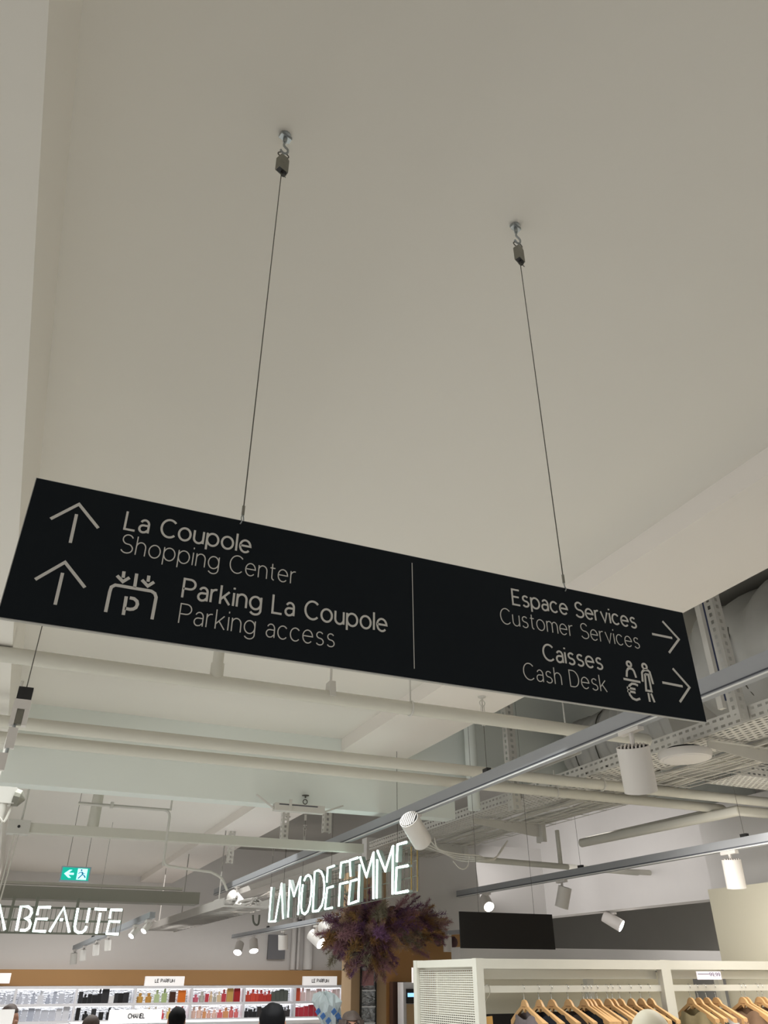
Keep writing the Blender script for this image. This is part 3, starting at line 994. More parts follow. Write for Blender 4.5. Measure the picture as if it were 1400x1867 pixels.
# second perforated tray running right
q = atz(1300, 1432, 3.10)
t2 = thing('cable_tray', q, 'second perforated cable tray branching off to the right edge', 'cable tray')
MB().perf((q.x, q.y-.25, 3.13), (.05, 0, 0), (0, .036, 0), 60, 9, .62, .3, stagger=True).build('tray_bottom', M['service'], t2)
MB().perf((q.x, q.y+.074, 3.13), (.05, 0, 0), (0, 0, .04), 60, 2, .55, .3).build('tray_side', M['service'], t2)
MB().perf((q.x, q.y-.25, 3.13), (.05, 0, 0), (0, 0, .04), 60, 2, .55, .3).build('tray_side', M['service'], t2)

# hanging connector on a wire, left
HY = 3.4
p = aty(45, 1268, HY)
hc = thing('wire_connector', p, 'black and white cable connector dangling on a thin wire at the left edge', 'connector')
MB().tube([(p.x, HY, p.z+.03), (p.x, HY, 3.26)], .0022, 5).build('wire', M['wire'], hc)
MB().box(p.x-.028, p.x+.028, HY-.02, HY+.02, p.z-.025, p.z+.03).build('cap', M['black'], hc)
b = MB().box(p.x-.032, p.x+.032, HY-.022, HY+.022, p.z-.060, p.z-.022)
b.box(p.x-.032, p.x-.014, HY-.02, HY+.02, p.z-.125, p.z-.06).box(p.x+.014, p.x+.032, HY-.02, HY+.02, p.z-.125, p.z-.06)
b.build('plug', M['spot'], hc)
MB().box(p.x-.013, p.x+.013, HY-.012, HY+.012, p.z-.12, p.z-.06).build('pin_block', M['grip'], hc)
b = MB().box(p.x-.026, p.x+.008, HY-.012, HY+.012, p.z-.215, p.z-.135).box(p.x-.036, p.x-.006, HY-.012, HY+.012, p.z-.30, p.z-.235)
b.build('link', M['spot'], hc)
MB().tube([(p.x-.01, HY, p.z-.12), (p.x-.014, HY, p.z-.24)], .007, 6).build('link_pin', M['galv'], hc)
# white projector-like device at left edge
p = aty(18, 1455, 4.6)
pj = thing('ceiling_speaker', p, 'white overhead bracket device with a dark cone at the left edge', 'device')
MB().box(p.x-.16, p.x+.025, 4.57, 4.67, p.z-.03, p.z+.05).build('body', M['service'], pj)
MB().lathe((p.x+.02, 4.6, p.z+.005), (1, -.1, -.15), [(0, .045), (.03, .04), (.055, .005)], 14).build('cone', M['grip'], pj)
MB().tube([(p.x-.03, 4.6, p.z-.03), (p.x-.055, 4.6, p.z-.34)], .028, 10).build('stem', M['service'], pj, smooth=True)
MB().tube(smoothpath([(p.x+.02, 4.6, p.z-.02), (p.x+.0, 4.58, p.z-.12), (p.x-.04, 4.58, p.z-.1), (p.x-.03, 4.58, p.z-.3)], 5), .006, 5).build('lead', M['cable'], pj)
MB().tube([(p.x-.08, 4.6, p.z+.05), (p.x-.08, 4.6, 3.265)], .01, 6).build('mount_rod', M['service'], pj)
# ceiling eye bolts
for px, py, lab in ((557, 1450, 'ceiling eye bolt above the linear light bracket'),):
    q = aty(px, py, YB-.02)
    e = thing('eye_bolt', q, lab, 'eye bolt')
    MB().lathe(q, (0, 0, -1), [(0, .03), (.004, .03), (.006, .006), (.02, .006)], 12).tube(circ(q - Vector((0, 0, .05)), (1, 0, 0), (0, 0, 1), .018, 12), .004, 5, closed=True).build('ring', M['wire'], e)
q = atz(525, 1489, ZB)
e = thing('wire_hanger', q, 'thin steel wire hanger dropping from the lowered ceiling strip near centre', 'cable')
MB().lathe(q, (0, 0, -1), [(0, .03), (.006, .03), (.01, .008), (.05, .008)], 10).obox(q - Vector((0, 0, .17)), (.018, 0, 0), (0, .012, 0), (0, 0, .07)).build('gripper', M['grip'], e)
MB().tube([q, (q.x, q.y, 2.98)], .004, 5).build('wire', M['wire'], e)


# ================================================================== GLOWING LETTERING
def neon_sign(name, label, plane, letters, tube_r, depth, grid, conv):
    pts = [conv(p) for _, ps in letters for s_ in ps for p in s_]
    ctr = sum(pts, Vector())/len(pts)
    o = thing(name, ctr, label, 'sign')
    back = Vector((depth, 0, 0)) if plane == 'x' else Vector((0, depth, 0))
    for nm, paths in letters:
        b, c = MB(), MB()
        for s_ in paths:
            P3 = [conv(p) for p in s_]
            sp = P3
            wl = .8
            b.tube(sp, tube_r, 8)
            for i in range(len(sp)-1):        # channel behind the tube
                a_, b_ = sp[i], sp[i+1]
                d = (b_-a_)
                if d.length < 1e-5: continue
                c.obox((a_+b_)/2 + back*.55, d/2, back*.45, d.cross(back).normalized()*tube_r*.8)
        lt = b.build('letter', M['neon'], o, smooth=True)
        c.build('letter_channel', M['neonside'], lt)
    return o, back


def LMF(p): return atx(470 + p[0]/4.6667, 1520 + p[1]/4.6667, NX)
NX = 2.68
K = 'letter'
let = [
 (K, [[(118, 455), (95, 750), (152, 743)]]),
 (K, [[(150, 742), (203, 425), (215, 722)]]),
 (K, [[(258, 712), (272, 398), (308, 532), (364, 368), (343, 692)]]),
 (K, [[(395, 398), (410, 365), (430, 352), (448, 365), (458, 400), (456, 500), (444, 600), (425, 660), (400, 685), (378, 672), (370, 630), (374, 520), (384, 432)]]),
 (K, [[(468, 662), (485, 322), (515, 312), (540, 325), (560, 370), (567, 440), (562, 540), (545, 610), (515, 655), (468, 662)]]),
 (K, [[(588, 415), (595, 292), (650, 273)], [(640, 448), (592, 462), (572, 642), (632, 630)]]),
 (K, [[(700, 380), (710, 247), (765, 235)], [(690, 620), (700, 428), (765, 412)]]),
 (K, [[(790, 362), (783, 226), (850, 205)], [(840, 390), (790, 405), (772, 600), (840, 576)]]),
 (K, [[(855, 580), (866, 262)], [(872, 200), (925, 368), (985, 160), (983, 555)]]),
 (K, [[(1012, 550), (1015, 220)], [(1018, 145), (1085, 318), (1150, 105), (1147, 517)]]),
 (K, [[(1183, 242), (1190, 92), (1265, 72)], [(1275, 272), (1182, 290), (1172, 507), (1275, 488)]]),
]
so, bk = neon_sign('neon_sign', 'long glowing white women fashion lettering receding under the track at centre', 'x', let, .0098, .04, None, LMF)
b = MB()
for t in (0.0, .33, .66, 1.0):
    a_ = LMF((100, 480 + t*270)) + bk*1.25
    c_ = LMF((1315, 90 + t*400)) + bk*1.25
    b.tube([a_, c_], .004, 5)
for k in range(46):
    s_ = k/45
    xx = 100 + s_*1215
    a_, c_ = LMF((100, 480)) + bk*1.25, LMF((1315, 90)) + bk*1.25
    d_, e_ = LMF((100, 750)) + bk*1.25, LMF((1315, 490)) + bk*1.25
    p, q = a_.lerp(c_, s_), d_.lerp(e_, s_)
    b.tube([p, q], .0032, 5)
b.build('grid_frame', M['grid'], so, kind='stuff')
b = MB()
for xx in (1265, 1315):
    b.tube([LMF((xx, 105)) + bk, LMF((xx, 488)) + bk], .0045, 6)
b.tube([LMF((1262, 488)), LMF((1262, 488)) + bk], .0045, 6)
b.build('brass_rod', M['brass'], so)
for f in (.1, .5, .9):
    a_, c_ = LMF((100, 480)) + bk*1.25, LMF((1315, 90)) + bk*1.25
    p = a_.lerp(c_, f)
    MB().tube([p, (p.x, p.y, ZB)], .0022, 5).build('hanging_wire', M['wire'], so)

BY = 8.4
def LB(p): return aty(p[0]/4.375, 1620 + p[1]/4.375, BY)
let = [
 (K, [[(-205, 120), (-235, 325), (-150, 328)]]),
 (K, [[(-118, 328), (-3, 125), (38, 330)], [(-40, 228), (-15, 229)]]),
 (K, [[(130, 335), (168, 142), (225, 145), (250, 165), (252, 195), (235, 225), (200, 238), (232, 252), (243, 280), (232, 315), (200, 334), (160, 332)]]),
 (K, [[(296, 212), (308, 150), (405, 150)], [(380, 243), (290, 243), (265, 338), (365, 343)]]),
 (K, [[(395, 345), (510, 150), (553, 350)], [(478, 248), (502, 249)]]),
 (K, [[(622, 157), (596, 300), (600, 335), (625, 352), (655, 350), (680, 328), (690, 300)], [(692, 272), (713, 158)]]),
 (K, [[(755, 163), (850, 168)], [(800, 195), (768, 360)]]),
 (K, [[(875, 238), (885, 170), (975, 172)], [(957, 265), (872, 262), (850, 360), (945, 364)]]),
]
so2, bk2 = neon_sign('neon_sign', 'glowing white beauty lettering on a wire grid at lower left', 'y', let, .0108, .014, None, LB)
b = MB()
xa, xb = LB((-240, 200)).x, LB((985, 200)).x
zt, zb_ = LB((450, 150)).z, LB((450, 355)).z
yy = BY + .07
for t in (0, .5, 1):
    b.box(xa, xb, yy, yy+.012, zb_ + (zt-zb_)*t - .008, zb_ + (zt-zb_)*t + .008)
for k in range(34):
    x = xa + (xb-xa)*k/33
    b.tube([(x, yy, zb_), (x, yy, zt)], .003, 4)
b.build('grid_frame', M['grid'], so2, kind='stuff')
for px in (110, 300, 630):
    q = LB((px, 100))
    MB().box(q.x-.012, q.x+.012, yy, yy+.02, zb_, aty(100, 1638, 8.6).z).build('hanging_bar', M['grid'], so2)

# exit sign
EYY = 7.6
a_, c_ = aty(115, 1581, EYY), aty(160, 1606, EYY)
ex = thing('exit_sign', ((a_.x+c_.x)/2, EYY, c_.z), 'small lit green emergency exit sign with arrow and running figure', 'sign')
x0, x1, z1, z0 = a_.x, c_.x, a_.z, c_.z - .0
MB().box(x0-.01, x1+.01, EYY, EYY+.04, z0-.01, z1+.01).build('case', M['exitcase'], ex)
MB().box(x0, x1, EYY-.004, EYY, z0, z1).build('green_panel', M['green'], ex)
w_, h_ = x1-x0, z1-z0
def efr(u, v, t): return Vector((x0 + u*w_, EYY-.004-t, z0 + v*h_))
MB().prism([(.56, .06), (.92, .06), (.92, .94), (.56, .94)], efr, 0, .002).build('door_panel', M['exitw'], ex)
b = MB()
b.prism([(.08, .5), (.26, .82), (.36, .82), (.24, .58), (.44, .58), (.44, .42), (.24, .42), (.36, .18), (.26, .18)], efr, 0, .002)
b.build('arrow', M['exitw'], ex)
b = MB()
b.prism([(.70 + .035*math.cos(a), .82 + .07*math.sin(a)) for a in [k*math.pi/5 for k in range(10)]], efr, .002, .004)
b.ribbon([(.66, .60), (.72, .68), (.76, .48), (.84, .38), (.88, .22)], .05, efr, .002, .004)
b.ribbon([(.76, .48), (.70, .34), (.62, .14)], .05, efr, .002, .004).ribbon([(.60, .52), (.66, .64), (.74, .66), (.80, .54), (.86, .56)], .035, efr, .002, .004)
b.build('running_figure', M['exitb'], ex)
for u in (.15, .85):
    MB().tube([(x0+u*w_, EYY+.02, z1), (x0+u*w_, EYY+.02, ZC)], .002, 4).build('hanging_wire', M['wire'], ex)

# blank black hanging board
HBY = 5.6
a_, b1, c_, d_ = aty(838, 1661, HBY), aty(1007, 1668, HBY), aty(1012, 1731, HBY), aty(840, 1729, HBY)
hb = thing('hanging_board', ((a_.x+b1.x)/2, HBY, d_.z), 'blank black hanging board above the clothes rack', 'sign')
MB().box((a_.x+d_.x)/2, (b1.x+c_.x)/2, HBY, HBY+.012, (c_.z+d_.z)/2, (a_.z+b1.z)/2).build('board', M['board'], hb)
for f in (.2, .8):
    x = a_.x + (b1.x-a_.x)*f
    MB().tube([(x, HBY+.006, (a_.z+b1.z)/2), (x, HBY+.006, 4.2)], .0018, 4).build('hanging_wire', M['wire'], hb)


# ================================================================== PERFUME WALL
yF = YW
xl_, xr_ = aty(-70, 1800, yF).x, aty(660, 1800, yF).x
ztop = aty(300, 1797, yF).z
band = aty(300, 1768, yF).z
struct('trim_10', MB().box(xl_, xr_, yF+.3, yF+.5, ztop, band), M['tan'], 'tan fascia band above the perfume shelves')
cells = [-70, 28, 139, 246, 349, 445, 537, 627, 660]
rows = [1797.5, 1828, 1858, 1890, 1925]
sh = thing('perfume_shelving', ((xl_+xr_)/2, yF, 0), 'long white backlit perfume shelving along the back wall', 'shelving')
zr = [aty(300, r, yF).z for r in rows]
MB().box(xl_, xr_, yF+.27, yF+.29, 0, ztop).build('back_panel', M['crinkle'], sh)
MB().box(xl_, xr_, yF-.03, yF+.30, 0, zr[-1]).build('base_cabinet', M['shelf'], sh)
for z in zr[:-1]:
    s_ = MB().box(xl_, xr_, yF-.03, yF+.27, z-.045, z).build('shelf', M['shelf'], sh)
    MB().box(xl_, xr_, yF+.20, yF+.25, z-.056, z-.046).build('led_strip', M['led'], s_)
for cx in cells[1:-1]:
    x = aty(cx, 1815, yF).x
    MB().box(x-.02, x+.02, yF-.035, yF+.265, zr[-1], ztop-.045).build('divider', M['shelf'], sh)

PC = {}
def pm(rgb, **k):
    key = 'product_%d_%d_%d' % rgb
    return mat(key, rgb, .35, **k)


prod = {}
def product(kind, w, h, rgb):
    key = (kind, w, h, rgb)
    if key in prod: return prod[key]
    b = MB()
    if kind == 'box':
        b.box(-w/2, w/2, -.03, .03, 0, h)
        b.box(-w/2+.004, w/2-.004, -.032, -.03, h*.3, h*.6)
    elif kind == 'bottle':
        b.lathe((0, 0, 0), (0, 0, 1), [(0, w/2*.9), (.006, w/2), (h*.62, w/2), (h*.7, w*.2), (h*.74, w*.2), (h*.74, w*.26), (h, w*.26)], 10)
    else:
        b.box(-w/2, w/2, -.025, .025, 0, h*.66)
        b.lathe((0, 0, h*.66), (0, 0, 1), [(0, w*.15), (h*.06, w*.15), (h*.06, w*.24), (h*.34, w*.24)], 10)
    me = bpy.data.meshes.new('perfume_' + kind)
    me.from_pydata([tuple(v) for v in b.v], [], b.f)
    me.materials.append(pm(rgb))
    prod[key] = me
    return me


ROWN = {0: 'top shelf', 1: 'second shelf', 2: 'third shelf'}
def fill(cell, row, items, what, where):
    z = zr[row+1] + .001
    xA, xB = aty(cells[cell], 1815, yF).x + .05, aty(cells[cell+1], 1815, yF).x - .05
    tot = sum(i[1] for i in items)
    gap = max(.004, (xB-xA-tot)/max(1, len(items)))
    x = xA
    ORD = ['first', 'second', 'third', 'fourth', 'fifth', 'sixth', 'seventh', 'eighth', 'ninth', 'tenth', 'eleventh', 'twelfth', 'thirteenth']
    for num, (kind, w, h, rgb) in enumerate(items):
        if x + w > xB: break
        me = product(kind, w, h, rgb)
        o = bpy.data.objects.new('perfume_box' if kind == 'box' else 'perfume_bottle', me)
        COL.objects.link(o)
        o.location = (x + w/2, yF + .08, z)
        tag(o, '%s %s %s from left, %s, %s' % (ORD[num], what, 'box' if kind == 'box' else 'bottle', ROWN[row], where), 'perfume', '%s %s' % (what, where))
        x += w + gap


rg = random.Random(11)
def mixitems(n, cols, kinds=('box', 'bottle', 'flask'), hs=(.12, .20), ws=(.055, .10)):
    return [(rg.choice(kinds), round(rg.uniform(*ws), 2), round(rg.uniform(*hs), 2), rg.choice(cols)) for _ in range(n)]


GR = [(196, 200, 210), (176, 182, 196), (214, 216, 222)]
BK = [(30, 30, 34), (44, 44, 48), (24, 24, 26)]
fill(0, 0, mixitems(8, GR), 'pale grey perfume', 'at the far left edge')
fill(1, 0, mixitems(8, GR), 'pale grey perfume', 'left of the black boxes')
fill(2, 0, mixitems(4, BK, ('flask', 'box')) + [('flask', .07, .22, BK[0]), ('box', .12, .24, BK[1])] + [('box', .09, .11, (232, 232, 234))] + mixitems(5, BK, ('box',), (.14, .17)), 'black perfume', 'beside the silver bottles')
fill(3, 0, [('bottle', .11, .15, (206, 160, 80)), ('bottle', .11, .15, (200, 150, 74)), ('flask', .09, .20, (190, 208, 160)), ('flask', .09, .22, (176, 196, 140)), ('box', .11, .17, (70, 40, 30)), ('box', .14, .19, (226, 120, 40))], 'amber and green perfume', 'below the left lit plate')
fill(4, 0, mixitems(7, [(230, 180, 150), (220, 110, 130), (232, 208, 170), (200, 70, 80), (190, 190, 180)]) + [('box', .12, .24, (206, 168, 96)), ('box', .12, .22, (170, 40, 44))], 'mixed pink and gold perfume', 'left of the man')
fill(5, 0, mixitems(6, [(214, 80, 60), (196, 60, 50)], ('flask',), (.16, .21)) + mixitems(6, [(92, 98, 92), (70, 76, 72)], ('box',), (.15, .21), (.07, .10)), 'red and dark grey perfume', 'above the man')
fill(6, 0, mixitems(9, [(238, 214, 212), (232, 196, 196), (240, 226, 224), (228, 96, 66)], ('box', 'flask'), (.17, .22)), 'pale pink perfume', 'below the right lit plate')
fill(0, 1, mixitems(7, GR, hs=(.14, .2)), 'silver perfume', 'at the far left edge')
fill(1, 1, mixitems(8, GR, ('box',), (.14, .22), (.08, .12)), 'silver perfume', 'above the bald man')
fill(2, 1, mixitems(7, BK + [(120, 100, 90)], ('flask', 'box')), 'dark perfume', 'above the brand plate')
fill(3, 1, mixitems(8, [(224, 90, 100), (238, 220, 196), (226, 196, 120), (236, 232, 224)], ('bottle', 'flask')), 'cream and red perfume', 'right of the lit brand plate')
fill(4, 1, mixitems(9, [(236, 188, 170), (226, 120, 120), (240, 206, 190), (222, 160, 110)]), 'peach perfume', 'left of the man')
fill(5, 1, mixitems(11, [(64, 60, 60), (92, 80, 74), (44, 44, 46)], ('box', 'flask')), 'black and bronze perfume', 'behind the man')
fill(6, 1, mixitems(5, [(190, 50, 66), (206, 62, 78)], ('box',), (.13, .2)) + mixitems(5, [(240, 190, 180), (236, 210, 200)]), 'crimson and pink perfume', 'beside the bouquet')


def lightbox(px0, py0, px1, py1, Y, text, label, tx0=.3, tx1=.7, t=.09):
    a_, c_ = aty(px0, py0, Y), aty(px1, py1, Y)
    x0, x1, z1, z0 = a_.x, c_.x, a_.z, c_.z
    o = thing('illuminated_sign', ((x0+x1)/2, Y, z0), label, 'sign', 'small lit brand plates')
    MB().box(x0, x1, Y, Y+t, z0, z1).build('case', M['lightbox'], o)
    if text:
        st = text_mesh(text, x0 + (x1-x0)*tx0, x0 + (x1-x0)*tx1, z0 + (z1-z0)*.36, (z1-z0)*.34, (z1-z0)*.075, lambda u, v, t_: Vector((u, Y - t_, v)), 0, .002)
        st.build('lettering', M['ink'], o)
    return o, x0, x1, z0


lightbox(266, 1780, 335, 1797.3, yF-.02, 'LE PARFUM', 'left lit white plate reading perfume on top of the shelving', .25, .75)
lightbox(554, 1780, 614, 1797.3, yF-.02, 'LE PARFUM', 'right lit white plate reading perfume on top of the shelving', .25, .75)
lightbox(-50, 1774, 17, 1793, yF-.05, '', 'lit white plate on the shelving cut off by the left edge')
CY_ = 9.5
_, x0, x1, z0 = lightbox(202, 1842, 293, 1864, CY_, 'CHANEL', 'large lit white brand plate standing on the nearer counter', .35, .67)
ct = thing('display_counter', (x0, CY_, 0), 'white display counter below the large lit brand plate', 'counter')
MB().box(x0-.35, x1+2.0, CY_-.1, CY_+.4, z0-.03, z0).build('counter_top', M['shelf'], ct)
MB().box(x0-.3, x1+1.95, CY_-.05, CY_+.35, 0, z0-.03).build('cabinet', M['shelf'], ct)
_, x0, x1, z0 = lightbox(-60, 1842, 21, 1872, 7.5, '', 'lit white plate at the bottom left corner in front of a dark haired person')
ct = thing('display_stand', (x0, 7.5, 0), 'white display stand at the bottom left corner', 'counter')
MB().box(x0, x1-.02, 7.49, 7.8, 0, z0).build('cabinet', M['shelf'], ct)
# wall details behind the tracks
a_, c_ = aty(490, 1704, YW+.45), aty(518, 1749, YW+.45)
o = MB().box(a_.x, c_.x, YW+.42, YW+.49, c_.z, a_.z).build('wall_panel', mat('grey_panel', (120, 120, 124), .6))
tag(o, 'dark grey rectangular panel on the back wall behind the spotlights', 'panel')
for px, w_, lab in ((536, .05, 'thin vertical white pipe right of the grey panel'), (545, .03, 'second thin vertical pipe right of the grey panel'), (563, .10, 'thick vertical white pipe on the back wall left of the flowers')):
    q = aty(px, 1720, YW+.4)
    o = MB().tube([(q.x, YW+.42, aty(px, 1768, YW+.4).z), (q.x, YW+.42, 3.3)], w_, 12).build('wall_pipe', M['wall'], smooth=True)
    tag(o, lab, 'pipe', 'vertical pipes on the back wall')

# ================================================================== TAN COLUMN, WALL, FLOWERS
CYc = 8.6
ca, cb_ = aty(640, 1800, CYc), aty(704, 1800, CYc)
col = struct('wall_column', MB().box(ca.x, cb_.x, CYc, CYc+.28, 0, 2.85), M['tancol'], 'tan column below the purple dried flowers')
a_, c_ = aty(704, 1800, CYc+.25), aty(862, 1800, CYc+.6)
struct('wall_tan', MB().box(cb_.x+.01, aty(900, 1800, 9.2).x, 9.2, 9.35, 0, aty(760, 1700, 9.2).z), M['tan'], 'tan wall behind the white rack')
struct('wall_upper', MB().box(cb_.x+.01, aty(1010, 1800, 9.2).x, 9.2, 9.35, aty(760, 1700, 9.2).z, 3.3), M['wall'], 'white wall above the tan wall')
a_, c_ = aty(716, 1790, 9.1), aty(741, 1867, 9.1)
struct('door_1', MB().box(a_.x, c_.x, 9.1, 9.19, 0, a_.z), M['brown'])
# slim framed niche on the column
a_, c_ = aty(657, 1762, CYc), aty(683, 1875, CYc)
fx0, fx1, fz1, fz0 = a_.x, c_.x, a_.z, c_.z
nd = thing('framed_display', ((fx0+fx1)/2, CYc-.02, fz0), 'slim framed mirror display hanging on the tan column', 'display')
b = MB()
for p0, p1_ in (((fx0, fz0), (fx0, fz1)), ((fx1, fz0), (fx1, fz1)), ((fx0, fz0), (fx1, fz0)), ((fx0, fz1), (fx1, fz1))):
    b.bar((p0[0], CYc-.02, p0[1]), (p1_[0], CYc-.02, p1_[1]), .012, .03, up=(0, 1, 0))
b.build('frame', M['black'], nd)
MB().box(fx0, fx1, CYc-.012, CYc-.004, fz0, fz1).build('mirror', M['crinkle'], nd)
MB().box(fx0+.015, fx1-.02, CYc-.016, CYc-.0125, fz1-.17, fz1-.04).build('pink_print', mat('pink_print', (176, 128, 128), .6), nd)
for k in range(3):
    z = fz1-.22-.14*k
    MB().box(fx0, fx1, CYc-.03, CYc-.004, z, z+.012).build('glass_shelf', M['shelf'], nd)
# lit vanity behind the rack
a_, c_ = aty(735, 1791, 8.9), aty(775, 1867, 8.9)
vn = thing('lit_cabinet', (a_.x, 8.9, c_.z), 'lit cabinet with a dark screen left of the white rack', 'display')
MB().box(a_.x, c_.x, 8.9, 9.05, 0, a_.z).build('body', M['shelf'], vn)
s0, s1 = aty(740, 1803, 8.9), aty(772, 1829, 8.9)
MB().box(s0.x, s1.x, 8.885, 8.9, s1.z, s0.z).build('screen', M['black'], vn)
q = aty(751, 1814, 8.88)
MB().obox(q + Vector((.02, 0, 0)), (.07, 0, 0), (0, .004, 0), (0, 0, .018)).build('screen_glow', mat('screen_blue', (150, 210, 255), .4, emit=1.5), vn)
s0, s1 = aty(741, 1831, 8.9), aty(772, 1890, 8.9)
MB().box(s0.x, s1.x, 8.885, 8.9, s1.z, s0.z).build('niche', mat('niche_warm', (190, 160, 120), .6), vn)
q0, q1 = aty(753, 1764, 8.7), aty(760, 1792, 8.7)
o = MB().box(q0.x, q1.x+.03, 8.7, 8.74, q1.z, q0.z).build('lit_plate', M['lightbox'])
tag(o, 'narrow lit plate seen edge on beside the white rack', 'sign')

# dried flowers: plumes of several colours
fl = thing('dried_flower_garland', aty(690, 1700, 8.3), 'large purple and ochre dried pampas garland on top of the tan column', 'flowers')
PCOL = [(140, 96, 112), (150, 108, 116), (126, 88, 124), (160, 126, 122), (172, 142, 116), (158, 116, 72), (176, 138, 88), (140, 132, 112), (118, 80, 100)]
plmesh = []
for i, c in enumerate(PCOL):
    for var in range(2):
        b = MB()
        rg2 = random.Random(i*7+var)
        b.tube([(0, 0, 0), (0, 0, .12)], .003, 4)
        for k in range(130):
            t = rg2.random()
            z = .04 + .30*t
            a = rg2.uniform(0, 6.28)
            L = (.05 + .05*rg2.random())*(1.1-.6*t)
            dx, dy = math.cos(a), math.sin(a)
            p0 = Vector((dx*.004, dy*.004, z))
            p1 = p0 + Vector((dx*L*.6, dy*L*.6, L*.75))
            p2 = p0 + Vector((dx*L*1.25, dy*L*1.25, L*.55))
            sd_ = Vector((-dy, dx, 0))*.0026
            b.add([p0-sd_, p0+sd_, p1+sd_, p1-sd_, p2], [(0, 1, 2, 3), (3, 2, 4)])
        me = bpy.data.meshes.new('plume')
        me.from_pydata([tuple(v) for v in b.v], [], b.f)
        me.materials.append(mat('plume_%d' % i, c, .9, var=.25, scale=30))
        plmesh.append(me)
rg3 = random.Random(5)
base = Vector(fl.location)
# spine of the garland: pixels (centre) with radius in pixels and depth
blobs = [(630, 1712, 26, 8.35), (640, 1688, 34, 8.3), (668, 1672, 28, 8.3), (672, 1706, 34, 8.2), (690, 1738, 18, 8.25), (645, 1735, 14, 8.3), (700, 1680, 30, 8.3), (728, 1676, 26, 8.45),
         (757, 1682, 28, 8.6), (778, 1690, 16, 8.7), (740, 1705, 22, 8.6), (662, 1738, 22, 8.2), (715, 1668, 20, 8.4), (800, 1715, 14, 8.95), (826, 1718, 14, 8.95)]
cnt = 0
for bx_, by_, br, Y in blobs:
    n = int(8 + br*.75)
    for k in range(n):
        a = rg3.uniform(0, 6.283)
        rr = br*math.sqrt(rg3.random())*.75
        px, py = bx_ + rr*math.cos(a), by_ + rr*math.sin(a)
        p = aty(px, py, Y + rg3.uniform(-.12, .12))
        o = bpy.data.objects.new('plume', rg3.choice(plmesh))
        COL.objects.link(o)
        o.parent = fl
        s_ = rg3.uniform(.5, .85)*(.6 + br/60)
        o.location = p - base
        d = Vector(((px-695)/70*.8 + rg3.uniform(-.5, .5), rg3.uniform(-1, .1), rg3.uniform(-1.0, .4) - (by_-1700)/90))
        o.rotation_euler = d.to_track_quat('Z', 'Y').to_euler()
        o.scale = (s_, s_, s_)
        cnt += 1
        if cnt > 290: break
    if cnt > 290: break
q = aty(690, 1700, 8.45)
core = MB()
for bx_, by_, br, Y in blobs:
    c = aty(bx_, by_, Y+.08)
    core.lathe(c - Vector((0, 0, br*.0042)), (0, 0, 1), [(0, br*.0014), (br*.002, br*.0034), (br*.0042, br*.004), (br*.0064, br*.0034), (br*.0084, br*.0014)], 10)
core.build('dark_moss_base', mat('moss_dark', (84, 60, 64), .95, var=.4, scale=25), fl, smooth=True, kind='stuff')
# white soffit over flowers
a_, c_ = aty(745, 1652, 8.0), aty(850, 1640, 8.0)

# ================================================================== CLOTHES RACK
RY = 4.75
pL = aty(870, 1747, RY)
zt_ = pL.z
zrod = aty(1000, 1803, RY).z
pM = aty(1203, 1747, RY)


def frame_bar(b, a, c, w=.05): b.bar(a, c, w, w)


def rack_unit(x0, x1, y0, y1, label, side_panel):
    o = thing('clothes_rack', ((x0+x1)/2, (y0+y1)/2, 0), label, 'clothes rack', 'white framed clothes racks')
    for x in (x0, x1):
        for y in (y0, y1):
            MB().box(x-.025, x+.025, y-.025, y+.025, 0, zt_).build('post', M['rack'], o)
    for y in (y0, y1):
        MB().box(x0+.025, x1-.025, y-.025, y+.025, zt_-.055, zt_-.002).build('top_rail', M['rack'], o)
    for y in (y0-.0,):
        MB().box(x0+.025, x1-.025, y+.035, y+.06, zt_-.11, zt_-.06).build('inner_rail', M['rack'], o)
    for x in (x0, x1):
        MB().box(x-.02, x+.02, y0+.025, y1-.025, zt_-.045, zt_-.002).build('side_rail', M['rack'], o)
    yr = y0 + .02
    MB().box(x0+.025, x1-.025, yr-.012, yr+.012, zrod-.018, zrod+.018).build('hanging_rail', M['rack'], o)
    if side_panel:
        b = MB()
        z = .1
        while z < zt_-.06:
            b.box(x0-.004, x0+.004, y0+.03, y1-.03, z, z+.007)
            z += .0125
        y = y0+.03
        while y < y1-.02:
            b.box(x0-.003, x0+.003, y, y+.004, .1, zt_-.06)
            y += .028
        b.build('mesh_panel', M['rack'], o, kind='stuff')
    return o


ySide = RY
# length of the side panel from the photograph's far corner
lx = pL.x
far = atx(762, 1752, lx)
rack_unit(lx, pM.x, RY, far.y, 'white clothes rack with a mesh side panel, left of the two at the bottom', True)
rack_unit(pM.x+.055, pM.x+1.35, RY+.03, RY+.9, 'white clothes rack at the bottom right corner', False)
# back panel boards seen through the racks
o = MB().box(lx+.3, pM.x+1.3, far.y+.3, far.y+.33, 0, aty(1000, 1772, far.y+.3).z).build('display_wall', M['cream'])
tag(o, 'pale partition behind the left clothes rack', 'partition')
o = MB().box(lx+.1, lx+1.1, far.y+.2, far.y+.26, 1.2, 1.62).build('dark_shelf_board', M['board'])
tag(o, 'dark board low behind the left clothes rack', 'board')
